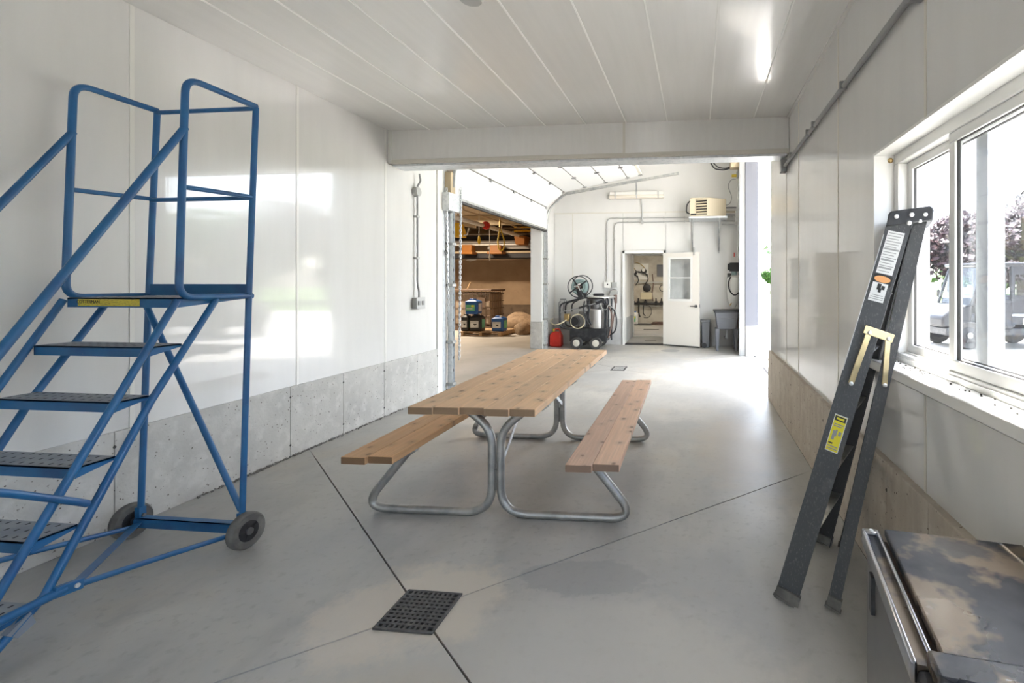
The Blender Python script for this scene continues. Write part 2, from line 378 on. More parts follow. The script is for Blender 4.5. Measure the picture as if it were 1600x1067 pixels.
wedges((-1.225, 2.022), [(-1.768, 1.53, 2.34), (1.896, 1.663, 2.55), (.402, -.34, 2.1), (-.52, -.435, 2.4)], (-3.39, .885, -3, 5.6))
wedges((-1.32, 8.07), [(-1.7, 1.55, 2.3), (1.75, 1.6, 2.3), (1.75, -1.3, 2.6), (-1.7, -1.3, 2.6)], (-3.39, 1.1, 5.6, 11.21))
kid(floor, 'door_sill_strip', MB().box(-3.64, -3.395, 6.33, 10.25, -.04, -.001), 'store_floor')
# ---- left wall
wl = struct('wall_left', MB().box(-3.64, -3.412, -3.2, 6.3, 0, 3.7).box(-3.64, -3.412, 5.2, 6.3, 3.7, 5.4).box(-3.64, -3.412, 6.3, 10.27, 3.05, 5.4).box(-3.64, -3.412, 10.27, 11.4, 0, 5.4),
            'trim_white', 'white panelled wall with a glossy finish behind the blue steps')
ys = [-3.0, -1.09, .127, 1.344, 2.56, 3.772, 4.94, 5.98]
for a, b in zip(ys, ys[1:]):
    kid(wl, 'wall_panel', MB().box(-3.416, XL, a+.004, b-.004, .585, CZ+.005 if b < 5 else 4.9), 'wall_white', smooth=False)
    if b < 5.5: kid(wl, 'panel_joint_strip', MB().box(-3.416, XL+.004, b-.013, b+.013, .585, CZ), 'trim_white', bevel=.002)
kid(wl, 'door_jamb_trim', MB().box(-3.44, XL+.012, 5.985, 6.115, 0, 3.2), 'trim_white', bevel=.004)
kid(wl, 'door_jamb_trim', MB().box(-3.64, XL+.004, 10.262, 10.30, .585, 3.05), 'steel_door_white')
kid(wl, 'wall_panel', MB().box(-3.416, XL, 10.31, 11.2, .6, 5.2), 'wall_white')
kid(wl, 'wall_panel', MB().box(-3.416, XL, 5.985, 10.305, 3.2, 5.2), 'wall_white')
t1 = struct('trim_1', MB().box(-3.63, -3.385, -3, 5.98, 0, .58), 'joint_grey', 'low concrete kerb under the left wall panels')
js = [-3, -1.2, .02, 1.24, 2.465, 3.688, 4.295, 4.90, 5.521, 5.98]
for a, b in zip(js, js[1:]):
    kid(t1, 'concrete_block', MB().box(-3.63, -3.377, a+.0015, b-.0015, 0, .588), 'curb_concrete', bevel=.004)
    for z in (.10, .50): kid(t1, 'form_tie_hole', MB().cyl((-3.38, b, z), (-3.3755, b, z), .009, n=8), 'joint_dark')
kid(t1, 'concrete_block', MB().box(-3.65, -3.377, 10.262, 11.2, 0, .60), 'curb_concrete', bevel=.004)
rg = random.Random(11); dm = MB()
for i in range(420):
    y = rg.uniform(2.9, 5.2) if i % 3 else rg.uniform(3.2, 4.2); k = rg.uniform(.3, 1)
    dm.blob((-3.372+rg.uniform(0, .022)*k, y, .002+rg.uniform(0, .012)), (.006*k, .012*k, .007*k), 5, 3)
tag(obj('dirt_line', dm, 'joint_grey', kind='stuff'), 'crumbs of dark dirt along the foot of the left kerb', 'dirt')
# ---- right wall with the window opening and the drive-through opening
wr = struct('wall_right', MB().box(.942, 1.17, -3.2, .45, 0, 3.7).box(.942, 1.17, .45, 2.656, 0, 1.0).box(.942, 1.17, .45, 2.656, 2.13, 3.7).box(.942, 1.17, 2.656, 6.25, 0, 3.7)
            .box(.942, 1.17, 5.2, 6.25, 3.7, 5.6).box(.942, 1.17, 6.25, 9.9, 4.1, 5.6).box(.942, 1.17, 9.9, 11.4, 0, 5.6), 'trim_white', 'white panelled wall around the sliding window')
def xpanel(poly, m='wall_white'): kid(wr, 'wall_panel', MB().prism([(XR, y, z) for y, z in poly], (.026, 0, 0)), m, smooth=False)
g = .004
for a, b in ((-3, -1.62), (-1.62, -.39)): xpanel([(a+g, .59), (b-g, .59), (b-g, CZ), (a+g, CZ)])
xpanel([(-.386, .59), (.826, .59), (.826, 1.0), (.45, 1.0), (.45, 2.13), (.826, 2.13), (.826, CZ), (-.386, CZ)])
xpanel([(.834, .59), (2.066, .59), (2.066, 1.0), (.834, 1.0)]); xpanel([(.834, 2.13), (2.066, 2.13), (2.066, CZ), (.834, CZ)])
xpanel([(2.074, .59), (3.292, .59), (3.292, CZ), (2.074, CZ), (2.074, 2.13), (2.656, 2.13), (2.656, 1.0), (2.074, 1.0)])
xpanel([(3.30, .59), (4.544, .59), (4.544, CZ), (3.30, CZ)]); xpanel([(4.552, .59), (5.156, .59), (5.156, CZ), (4.552, CZ)]); xpanel([(5.164, .59), (6.25, .59), (6.25, 4.9), (5.164, 4.9)])
xpanel([(9.9, .6), (11.2, .6), (11.2, 5.0), (9.9, 5.0)])
for y in (2.07, 3.296, 4.548, 5.16, -.39, .83):
    z1 = 1.0 if .45 < y < 2.656 else CZ
    kid(wr, 'panel_joint_strip', MB().box(XR-.003, XR+.02, y-.009, y+.009, .59, z1), 'seam_white')
    if z1 < 2: kid(wr, 'panel_joint_strip', MB().box(XR-.003, XR+.02, y-.009, y+.009, 2.13, CZ), 'seam_white')
kid(wr, 'wall_end_trim', MB().box(.93, 1.18, 6.25, 6.275, .6, 4.1), 'frame_white')
t2 = struct('trim_2', MB().box(.90, 1.16, -3, 6.24, 0, .60), 'joint_grey', 'low concrete kerb under the window wall')
jr = [-3, -1.3, -.08, 1.14, 1.974, 2.388, 2.93, 3.545, 4.132, 4.743, 5.357, 5.944, 6.25]
for a, b in zip(jr, jr[1:]):
    kid(t2, 'concrete_block', MB().box(.885, 1.16, a+.0015, b-.0015, 0, .608), 'curb_tan', bevel=.005)
    for z in (.12, .48): kid(t2, 'form_tie_hole', MB().cyl((.888, b, z), (.8835, b, z), .008, n=8), 'joint_dark')
kid(t2, 'concrete_block', MB().box(.90, 1.16, 9.9, 11.2, 0, .60), 'bay_concrete', bevel=.005)
# ---- far jamb post of the right opening
t3 = struct('trim_3', MB().box(.83, .94, 9.76, 9.9, 0, 4.1), 'conduit_grey', 'pale steel door post beside the utility sink')
kid(t3, 'post_face', MB().box(.94, 1.19, 9.74, 9.9, .6, 4.1), 'post_grey', bevel=.004)
kid(t3, 'post_base', MB().box(.945, 1.17, 9.735, 9.9, 0, .60), 'bay_concrete', bevel=.006)
kid(t3, 'track_angle', MB().box(.822, .846, 9.735, 9.76, 0, 3.6), 'steel_dark')
# ---- header beam between the two bays
hd = struct('wall_header', MB().box(-3.41, .94, 5.03, 5.2, 2.80, 5.6), 'trim_white', 'white header beam spanning the room below the ceiling')
xs = [-3.36, -.765, .92]
for a, b in zip(xs, xs[1:]): kid(hd, 'header_panel', MB().box(a+.004, b-.004, 5.0, 5.035, 2.81, CZ), 'ceiling_white', smooth=False)
kid(hd, 'panel_joint_strip', MB().box(-.777, -.753, 4.996, 5.02, 2.81, CZ), 'seam_white')
kid(hd, 'bottom_channel', MB().box(-3.385, .92, 4.99, 5.21, 2.765, 2.81), 'seam_white', bevel=.004)
kid(hd, 'bottom_flange', MB().box(-3.36, .90, 5.02, 5.24, 2.742, 2.766), 'galv_light', bevel=.003)
kid(hd, 'end_trim', MB().box(-3.392, -3.352, 4.985, 5.03, 2.765, CZ), 'trim_white', bevel=.004)
# ---- ceilings
ce = struct('ceiling', MB().box(-3.64, 1.17, -3.2, 5.03, 3.165, 3.35), 'trim_white', 'white panelled ceiling with long straight seams')
cx = [-3.39, -2.91, -2.48, -2.045, -1.61, -1.173, -.743, -.312, .125, .567, .92]
for a, b in zip(cx, cx[1:]):
    kid(ce, 'ceiling_panel', MB().box(a+.002, b-.002, -3.0, 5.0, CZ, 3.17), 'ceiling_white', smooth=False)
    if b < .9: kid(ce, 'seam_bead', MB().box(b-.0055, b+.0055, -3.0, 4.995, CZ-.006, CZ+.02), 'seam_bright')
kid(ce, 'corner_bead', MB().box(.895, .92, -3, 5.0, CZ-.012, CZ), 'ceiling_white')
c2 = struct('ceiling', MB().prism([(-3.7, 5.03, 3.95), (-3.7, 5.03, 4.15), (1.22, 5.03, 5.3), (1.22, 5.03, 5.1)], (0, 6.4, 0)), 'trim_white', 'sloping roof lining over the drive-through bay')
# ---- back wall of the drive-through bay
wb = struct('wall_back', MB().box(-3.64, -1.70, 11.225, 11.42, 0, 5.6).box(-.77, 1.17, 11.225, 11.42, 0, 5.6).box(-1.70, -.77, 11.225, 11.42, 2.14, 5.6), 'trim_white', 'white end wall with conduits, heater and open door')
bx = [-3.39, -2.94, -1.74]
for a, b in zip(bx, bx[1:]): kid(wb, 'wall_panel', MB().box(a+.004, b-.004, 11.2, 11.228, .61, 3.08), 'wall_white', smooth=False)
kid(wb, 'wall_panel', MB().box(-1.736, -.74, 11.2, 11.228, 2.21, 3.08), 'wall_white')
kid(wb, 'wall_panel', MB().box(-.732, .92, 11.2, 11.228, .61, 3.08), 'wall_white', smooth=False)
kid(wb, 'wall_panel', MB().box(-3.39, .92, 11.2, 11.228, 3.10, 5.2), 'wall_white', smooth=False)
kid(wb, 'panel_joint_strip', MB().box(-3.39, .92, 11.192, 11.225, 3.078, 3.102), 'seam_white')
for x in (-2.94,): kid(wb, 'panel_joint_strip', MB().box(x-.01, x+.01, 11.195, 11.225, .61, 3.08), 'seam_white')
t4 = struct('trim_4', MB().box(-3.39, -1.72, 11.19, 11.225, 0, .60).box(-.72, .92, 11.19, 11.225, 0, .60), 'joint_grey', 'concrete kerb along the foot of the end wall')
for a, b in ((-3.39, -2.55), (-2.55, -1.73), (-.72, .1), (.1, .92)): kid(t4, 'concrete_block', MB().box(a+.003, b-.003, 11.175, 11.23, 0, .61), 'bay_concrete', bevel=.004)
# ---- wall behind the camera, its doorway added to let daylight in
struct('wall_front', MB().box(-3.64, -1.75, -3.2, -3.0, 0, 3.3).box(-.75, 1.17, -3.2, -3.0, 0, 3.3).box(-1.75, -.75, -3.2, -3.0, 2.1, 3.3), 'trim_white', 'white wall behind the viewer with a doorway added for daylight')

# ---- sliding window
wn = struct('window_1', MB().box(1.02, 1.10, .45, 2.656, 1.055, 1.10).box(1.02, 1.10, .45, 2.656, 2.07, 2.13).box(1.02, 1.10, 2.60, 2.656, 1.10, 2.07).box(1.02, 1.10, .45, .505, 1.10, 2.07), 'frame_white', 'white framed sliding window with dusty panes', bevel=.004)
kid(wn, 'reveal', MB().box(.919, 1.02, 2.646, 2.66, 1.061, 2.134).box(.919, 1.02, .446, .46, 1.061, 2.134).box(.919, 1.02, .46, 2.646, 2.12, 2.134), 'frame_white')
kid(wn, 'window_sill', MB().box(.893, 1.12, .40, 2.665, 1.012, 1.061), 'frame_white', bevel=.006)
kid(wn, 'track_rail', MB().box(1.012, 1.022, .5, 2.61, 1.06, 1.085).box(1.05, 1.056, .5, 2.61, 1.10, 1.108), 'trim_white')
def sash(x, y0, y1, z0=1.10, z1=2.07, wd=.045):
    s = kid(wn, 'sash', MB().box(x-.016, x+.016, y0, y1, z0, z0+wd).box(x-.016, x+.016, y0, y1, z1-wd*.9, z1).box(x-.016, x+.016, y0, y0+wd, z0+wd, z1-wd*.9).box(x-.016, x+.016, y1-wd, y1, z0+wd, z1-wd*.9), 'frame_white', bevel=.003)
    kid(s, 'gasket', MB().box(x-.006, x+.006, y0+wd-.003, y0+wd+.003, z0+wd, z1-wd*.9).box(x-.006, x+.006, y1-wd-.003, y1-wd+.003, z0+wd, z1-wd*.9)
        .box(x-.006, x+.006, y0+wd, y1-wd, z0+wd-.003, z0+wd+.003).box(x-.006, x+.006, y0+wd, y1-wd, z1-wd*.9-.003, z1-wd*.9+.003), 'joint_dark')
    kid(s, 'glass_pane', MB().box(x-.002, x+.002, y0+wd, y1-wd, z0+wd, z1-wd*.9), 'window_glass')
sash(1.085, 1.30, 2.60); 
sash(1.045, .505, 2.115)
kid(wn, 'outer_mullion', MB().box(1.105, 1.165, 1.98, 2.06, 1.0, 2.13).box(1.105, 1.165, 2.58, 2.656, 1.0, 2.13), 'frame_white')
kid(wn, 'caulk_blob', MB().blob((1.0, 2.645, 2.095), (.014, .012, .014)), 'brass')
rg = random.Random(3)
for i in range(46):
    y = rg.choice([rg.uniform(2.2, 2.6), rg.uniform(1.0, 2.4)]); x = rg.uniform(.95, 1.01)
    fl = tag(obj('dead_fly', MB().blob((x, y, 1.063), (rg.uniform(.002, .005), rg.uniform(.002, .005), .003), 6, 4), 'fly_dark'), 'dead fly or speck of dirt lying on the white window sill', 'insect', 'dead flies on the sill')

# ---- doorway in the end wall, vestibule and wash-chemical room
d1 = struct('door_1', MB().box(-1.745, -1.69, 11.15, 11.42, 0, 2.20).box(-.785, -.73, 11.15, 11.42, 0, 2.20).box(-1.745, -.73, 11.15, 11.42, 2.135, 2.20), 'frame_white', 'white door frame in the end wall', bevel=.004)
kid(d1, 'threshold', MB().box(-1.70, -.77, 11.16, 11.42, -.01, .018), 'joint_dark')
hx, hy = -.783, 11.16; ex, ey = .045, 10.765; dv = Vector((ex-hx, ey-hy, 0)); Ld = dv.length; dv.normalize(); nv = Vector((dv.y, -dv.x, 0))
def dl(a, z, n): return Vector((hx, hy, 0)) + dv*a + nv*n + Vector((0, 0, z))
def dbox(a0, a1, z0, z1, n0, n1): return MB().prism([dl(a0, z0, n0), dl(a1, z0, n0), dl(a1, z1, n0), dl(a0, z1, n0)], nv*(n1-n0))
leaf = thing('door_leaf', 'cream steel door with a two-pane window, swung open beside the grey bin', 'door', (hx, hy, .03))
o_ = MB()
for a0, a1, z0, z1 in ((0, Ld, .03, 1.07), (0, Ld, 2.0, 2.13), (0, .16, 1.07, 2.0), (Ld-.20, Ld, 1.07, 2.0)):
    q = dbox(a0, a1, z0, z1, -.022, .022); o_.add(q.v, q.f)
kid(leaf, 'panel', o_, 'door_cream')
o_ = MB()
for a0, a1, z0, z1 in ((.13, Ld-.17, 1.03, 1.08), (.13, Ld-.17, 1.99, 2.03), (.13, .175, 1.08, 1.99), (Ld-.215, Ld-.17, 1.08, 1.99), (.175, Ld-.215, 1.55, 1.575)):
    q = dbox(a0, a1, z0, z1, -.032, .032); o_.add(q.v, q.f)
wf = kid(leaf, 'window_frame', o_, 'frame_white')
for z0, z1 in ((1.08, 1.55), (1.575, 1.99)): kid(wf, 'glass_pane', dbox(.175, Ld-.215, z0, z1, -.004, .004), 'door_glass')
hn = kid(leaf, 'handle_rose', MB().cyl(dl(Ld-.075, .93, .02), dl(Ld-.075, .93, .045), .034), 'steel_dark')
kid(hn, 'lever', MB().tube([dl(Ld-.075, .93, .045), dl(Ld-.075, .93, .07), dl(Ld-.20, .93, .07)], .011, .02), 'steel_dark')
kid(leaf, 'latch_plate', dbox(Ld-.001, Ld+.002, .90, .97, -.012, .012), 'steel_dark')
kid(leaf, 'bottom_sweep', dbox(0, Ld, .012, .035, -.02, .026), 'rubber')
kid(leaf, 'closer_bracket', dbox(Ld-.14, Ld-.11, 2.06, 2.24, .02, .04), 'box_grey')
# vestibule shell
struct('floor', MB().box(-3.2, .2, 11.42, 17.2, -.2, .012), 'store_floor', 'concrete floor inside the small chemical room')
vw = struct('wall_vestibule', MB().box(-1.95, -1.72, 11.42, 12.8, .60, 2.6), 'door_cream', 'cream side wall just inside the open door')
kid(vw, 'concrete_base', MB().box(-1.95, -1.715, 11.42, 12.8, 0, .60), 'bay_concrete')
struct('wall_vestibule', MB().box(-.62, -.4, 11.42, 12.8, 0, 2.6), 'door_cream', 'cream side wall hidden behind the open door leaf')
struct('ceiling', MB().box(-3.2, .2, 11.42, 17.2, 2.55, 2.7), 'frame_white', 'ceiling of the small chemical room')
d2 = struct('door_2', MB().box(-1.78, -1.70, 12.76, 12.92, .0, 2.25).box(-.86, -.78, 12.76, 12.92, 0, 2.25).box(-1.78, -.78, 12.76, 12.92, 2.17, 2.25), 'trim_white', 'inner cream door frame beyond the vestibule')
kid(d2, 'sill', MB().box(-1.70, -.86, 12.76, 12.92, 0, .03), 'trim_white')
kid(d2, 'head_infill', MB().box(-1.95, -.4, 12.82, 12.9, 2.25, 2.6).box(-1.95, -1.78, 12.82, 12.9, 0, 2.3).box(-.78, -.4, 12.82, 12.9, 0, 2.3), 'door_cream')
struct('wall_chemical', MB().box(-3.2, .2, 17.0, 17.2, 0, 2.6), 'dingy_wall', 'dingy back wall of the small chemical room')
struct('wall_chemical', MB().box(-3.2, -3.1, 12.9, 17.0, 0, 2.6), 'dingy_wall', 'left side wall of the small chemical room')
struct('wall_chemical', MB().box(.1, .2, 12.9, 17.0, 0, 2.6), 'dingy_wall', 'right side wall of the small chemical room')
struct('wall_chemical', MB().box(-3.1, -1.96, 12.86, 12.9, 0, 2.6), 'dingy_wall', 'front wall of the small chemical room beside the inner frame')

# ---- store room seen through the left overhead door
struct('floor', MB().box(-13, -3.64, 2, 18.2, -.2, -.004), 'store_floor', 'bare concrete floor of the dim store room')
sw = struct('wall_store', MB().box(-13, -3.64, 18.0, 18.2, .58, 3.6).box(-13.2, -13, 2, 18.2, 0, 3.6).box(-13, -3.64, 1.8, 2, 0, 3.6).box(-3.64, -3.4, 11.4, 18.2, 0, 3.6), 'brown_wall', 'brown insulated back wall of the dim store room')
kid(sw, 'block_base', MB().box(-13, -3.64, 17.94, 18.2, 0, .60), 'brown_block')
struct('ceiling', MB().box(-13.2, -3.64, 1.8, 18.2, 3.5, 3.7), 'brown_ceiling', 'tan ceiling of the dim store room')

# ---- outdoors
struct('ground', MB().box(1.17, 90, -60, 120, -.4, -.03).box(-90, 1.17, -60, -3.2, -.4, -.03), 'gravel', 'pale sunlit gravel yard outside the window', 'ground')
struct('ground', MB().box(1.15, 1.9, 5.5, 10.5, -.3, -.01), 'bay_concrete', 'pale concrete apron outside the drive-through opening', 'ground')
struct('lawn', MB().box(3, 90, 23, 120, -.3, -.0), 'grass', 'green lawn beyond the gravel yard', 'lawn')

# ================================================================== MAIN ROOM THINGS
# ---- picnic table (built in its own frame, then turned a little)
PT = thing('picnic_table', 'long cedar picnic table on galvanised pipe legs with attached benches', 'picnic table', (0, 0, 0))
ZT, ZB = .755, .452
for i in range(5):
    x = -.025 + (i-2)*.1475; a = .010*((i*7) % 3-1)
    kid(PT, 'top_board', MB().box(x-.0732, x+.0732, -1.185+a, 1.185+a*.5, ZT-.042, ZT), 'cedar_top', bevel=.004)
for s in (-1, 1):
    for j in (-.5, .5):
        x = s*.66 + j*.150; a = .012*(j*2)
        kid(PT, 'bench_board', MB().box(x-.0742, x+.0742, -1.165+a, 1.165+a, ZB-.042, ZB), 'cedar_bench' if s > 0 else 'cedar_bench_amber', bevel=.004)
rt = .0255
for yf in (-.885, .60):
    for s in (-1, 1):
        fr_ = MB().tube([(s*.24, yf, ZT-.068), (s*.19, yf, ZT-.085), (s*.0275, yf, .54), (s*.0275, yf, rt), (s*.88, yf, rt), (s*.58, yf, ZB-.066)], rt, .17, n=16, seg=9)
        kid(PT, 'pipe_leg', fr_, 'galvanised')
    kid(PT, 'weld_plate', MB().box(-.008, .008, yf-.015, yf+.015, .17, .30), 'steel_dark')
    # channels carrying the boards
    kid(PT, 'top_cleat', MB().prism([(-.37, yf-.022, ZT-.04), (.34, yf-.022, ZT-.04), (.34, yf-.022, ZT-.055), (.30, yf-.022, ZT-.085), (-.33, yf-.022, ZT-.085), (-.37, yf-.022, ZT-.055)], (0, .044, 0)), 'galvanised')
    for s in (-1, 1):
        kid(PT, 'bench_cleat', MB().prism([(s*.66-.14, yf-.022, ZB-.04), (s*.66+.145, yf-.022, ZB-.04), (s*.66+.145, yf-.022, ZB-.05), (s*.66+.11, yf-.022, ZB-.078), (s*.66-.11, yf-.022, ZB-.078), (s*.66-.14, yf-.022, ZB-.05)], (0, .044, 0)), 'galvanised')
kid(PT, 'top_cleat', MB().prism([(-.37, -.16, ZT-.04), (.34, -.16, ZT-.04), (.34, -.16, ZT-.055), (.30, -.16, ZT-.085), (-.33, -.16, ZT-.085), (-.37, -.16, ZT-.055)], (0, .044, 0)), 'galvanised')
kid(PT, 'top_cleat', MB().prism([(-.37, 1.0, ZT-.04), (.34, 1.0, ZT-.04), (.34, 1.0, ZT-.055), (.30, 1.0, ZT-.085), (-.33, 1.0, ZT-.085), (-.37, 1.0, ZT-.055)], (0, .044, 0)), 'galvanised')
kid(PT, 'brace', MB().bar((.03, -.86, .34), (.02, -.30, ZT-.05), .03, .006, (1, 0, 0)), 'galv_light')
kid(PT, 'brace', MB().bar((.03, .575, .34), (.02, -.05, ZT-.05), .03, .006, (1, 0, 0)), 'galv_light')
PT.location = (-1.262, 3.775, 0); PT.rotation_euler = (0, 0, R(1.1))

# ---- blue rolling step ladder
RL = thing('rolling_ladder', 'blue tubular steel rolling steps with a railed platform against the left wall', 'rolling ladder', (-2.84, 2.0, 0))
XA, XB = -3.16, -2.52      # wall side, room side
def rk(name, mb, m='blue_paint', **k): return kid(RL, name, mb, m, **k)
rb = .0155
for X in (XA, XB):
    rk('rear_post', MB().tube([(X, 2.43, .10), (X, 2.472, 1.385), (X, 2.516, 2.463)], rb, n=12))
    rk('guard_loop', MB().tube([(X, 2.49, 1.383), (X, 2.10, 1.385), (X, 2.133, 2.475), (X, 2.516, 2.468)], rb+.0005, .075, n=12, seg=8))
    rk('mid_rail', MB().tube([(X, 2.12, 1.93), (X, 2.484, 1.945)], .012))
    rk('stringer', MB().tube([(X, 2.092, 1.372), (X, 1.492, .334), (X, 1.32, .045)], rb, n=12))
    rk('stringer', MB().tube([(X, 2.286, 1.372), (X, 1.978, .906), (X, 1.614, .245), (X, 1.492, .137), (X, 1.38, .045)], rb, n=12))
    rk('handrail', MB().tube([(X, 2.13, 2.225), (X, 1.492, 1.207), (X, 1.30, .90), (X, 1.27, .28)], rb+.001, .10, n=12))
    rk('base_rail', MB().tube([(X+.012, 2.40, .083), (X+.012, 1.978, .175), (X+.012, 1.67, .236)], .0125, n=10))
    rk('base_link', MB().tube([(X+.02, 1.66, .240), (X+.02, 1.30, .235)], .0165, n=10))
    bk = rk('base_bracket', MB().bar((X+.02, 1.715, .233), (X+.02, 1.625, .246), .022, .042), bevel=.003)
    kid(bk, 'pivot_bolt', MB().cyl((X+.03, 1.69, .238), (X+.037, 1.69, .238), .009), 'white_rivet')
    rk('foot', MB().prism([(X-.015, 1.565, .215), (X-.015, 1.50, .17), (X-.015, 1.53, .14), (X-.015, 1.58, .165)], (.03, 0, 0)), 'blue_grip')
    rk('rubber_tip', MB().cyl((X, 1.305, 0), (X, 1.325, .05), .024), 'rubber')
    yk = rk('axle_yoke', MB().cyl((X-.02, 2.43, .10), (X+.02, 2.43, .10), .022).bar((X, 2.43, .18), (X, 2.43, .09), .036, .03, (1, 0, 0)))
    kid(yk, 'axle_bolt', MB().cyl((X+.018, 2.43, .135), (X+.026, 2.43, .135), .010, n=6), 'steel_dark')
rk('rear_rail', MB().tube([(XA, 2.51, 2.455), (XB, 2.51, 2.455)], .0125)); rk('rear_rail', MB().tube([(XA, 2.484, 1.938), (XB, 2.484, 1.938)], .0125))
rk('toe_board', MB().box(XA, XB, 2.468, 2.474, 1.385, 1.45))
rk('diagonal_brace', MB().tube([(XA+.01, 2.448, 1.335), (XB-.01, 2.435, .19)], rb))
rk('rear_angle', MB().box(XA, XB, 2.41, 2.45, .118, .123).box(XA, XB, 2.41, 2.415, .070, .123))
rk('floor_brace', MB().bar((XA+.02, 2.40, .10), (XB, 1.68, .215), .035, .005))
rk('lever_bar', MB().tube([(XB+.012, 1.735, .546), (XB+.03, 1.69, .575), (XB+.03, 1.475, .706), (XB+.03, 1.25, .80), (XA-.03, 1.25, .80), (XA-.03, 1.475, .706), (XA-.03, 1.69, .575), (XA-.012, 1.735, .546)], .0145, .05, n=12))
def tread(z, y0, y1, x0, x1, name, lip=.045):
    s = rk(name, MB().box(x0, x1, y0, y1, z-.006, z).box(x0, x1, y0, y0+.004, z-lip, z).prism([(x1-.004, y0, z-lip), (x1-.004, y1, z-.014), (x1-.004, y1, z), (x1-.004, y0, z)], (.004, 0, 0)).prism([(x0, y0, z-lip), (x0, y1, z-.014), (x0, y1, z), (x0, y0, z)], (.004, 0, 0)))
    kid(s, 'grip_surface', MB().box(x0+.004, x1-.004, y0+.004, y1-.002, z, z+.0012), 'blue_grip')
    hp = MB(); nx = 12; ny = max(3, round((y1-y0)/.045))
    for i in range(nx):
        for j in range(ny):
            cx = x0+.035+(x1-x0-.07)*(i+(.25 if j % 2 else -.25)+.25)/(nx-.5); cy = y0+.028+(y1-y0-.05)*j/max(1, ny-1)
            hp.add([(cx-.006, cy-.008, z+.0014), (cx+.006, cy-.008, z+.0014), (cx+.005, cy+.007, z+.0020), (cx-.005, cy+.007, z+.0020), (cx, cy-.009, z+.0015)], [(0, 4, 1, 2, 3)])
    kid(s, 'grip_teeth', hp, 'grip_dark', kind='stuff', smooth=False)
    return s
for z in (1.158, .935, .70, .467, .217):
    k = (1.372-z)/1.038
    yA = 2.092 - k*.60; yB = {1.158: 2.125, .935: 1.985, .70: 1.853, .467: 1.722, .217: 1.60}[z]
    tread(z, yA+.008, yB, XA+.012, XB-.012, 'step')
pf = tread(1.383, 2.10, 2.47, XA+.012, XB-.012, 'platform', .048)
lb = kid(pf, 'warning_label', MB().box(XA+.075, XB-.215, 2.0985, 2.10, 1.342, 1.376), 'yellow_label')
text('label_lettering', 'COTTERMAN', .022, 'black_print', lb, (XA+.135, 2.0978, 1.362), (1, 0, 0), (0, 0, 1))
def wheel(parent, c, ax, Ro, wd, mr, mh, name='wheel'):
    wv = Vector(ax).normalized()*wd/2; c = Vector(c)
    w_ = kid(parent, name, MB().lathe([(Ro*.66, -wd*.42), (Ro*.9, -wd*.5), (Ro*.985, -wd*.3), (Ro, 0), (Ro*.985, wd*.3), (Ro*.9, wd*.5), (Ro*.66, wd*.42)], c, ax, 28), mr)
    kid(w_, 'hub', MB().lathe([(Ro*.50, -wd*.47), (Ro*.56, -wd*.43), (Ro*.56, wd*.43), (Ro*.50, wd*.47)], c, ax, 24), mh)
    hubs = MB()
    d = Vector(ax).normalized(); t = Vector((0, 0, 1)) if abs(d.z) < .9 else Vector((1, 0, 0)); u = d.cross(t).normalized(); v = d.cross(u)
    for i in range(5):
        e = u*math.cos(i*2*math.pi/5)+v*math.sin(i*2*math.pi/5); hubs.bar(c+wv*.86+e*Ro*.15, c+wv*.90+e*Ro*.53, Ro*.1, wd*.12, d)
    kid(w_, 'spokes', hubs, mh)
    kid(w_, 'axle_cap', MB().cyl(c+wv*.6, c+wv*1.25, Ro*.2, n=16), 'steel_dark' if mh == 'hub_black' else mh)
    return w_
wheel(RL, (XB+.055, 2.40, .098), (1, -.10, 0), .098, .05, 'rubber_worn', 'hub_black')
wheel(RL, (XA-.06, 2.43, .098), (1, -.10, 0), .098, .05, 'rubber_worn', 'hub_black')

# ---- folded fibreglass step ladder leaning into the window recess
SL = thing('step_ladder', 'folded charcoal fibreglass step ladder leaning into the window recess', 'step ladder', (.5, 2.4, 0))
wd_ = Vector((.36, .933, 0)); dd_ = Vector((.933, -.36, 0))
nf0 = Vector((.400, 2.262, .0)); nf1 = Vector((.905, 2.285, 1.735)); nr0 = Vector((.600, 2.235, 0)); nr1 = Vector((.990, 2.275, 1.745))
ff0 = Vector((.69, 2.80, 0)); ff1 = Vector((1.015, 2.55, 1.73)); fr0 = nr0 + wd_*.56; fr1 = nr1 + wd_*.27
ff0.z = 0
def rail(name, a, b, web, flange, th, inward, m):
    d = (b-a).normalized(); wv = dd_ - d*dd_.dot(d); wv.normalize(); n = d.cross(wv).normalized()
    if n.dot(inward) < 0: n = -n
    P = lambda s, k: a + wv*s + n*k
    h = web/2
    prof = [(-h, 0), (h, 0), (h, flange), (h-th, flange), (h-th, th), (-h+th, th), (-h+th, flange), (-h, flange)]
    return kid(SL, name, MB().prism([P(s, k) for s, k in prof], b-a), m, smooth=False), (d, wv, n)
r1, fr_near = rail('front_rail', nf0+Vector((0, 0, .012)), nf1, .100, .034, .005, wd_, 'fibreglass')
rail('front_rail', ff0+Vector((0, 0, .012)), ff1, .100, .034, .005, -wd_, 'fibreglass_dark')
r3, rr_near = rail('rear_rail', nr0+Vector((0, 0, .012)), nr1, .052, .026, .005, wd_, 'fibreglass')
rail('rear_rail', fr0+Vector((0, 0, .012)), fr1, .052, .026, .005, -wd_, 'fibreglass_dark')
for a, b, wdt in ((nf0, nf1, .108), (ff0, ff1, .108), (nr0, nr1, .06), (fr0, fr1, .06)):
    d = (b-a).normalized(); kid(SL, 'foot', MB().bar(a+d*.002, a+d*.055, .03, wdt, dd_).bar(a+Vector((0, 0, .004)), a+d*.012, .045, wdt+.01, dd_), 'rubber_worn')
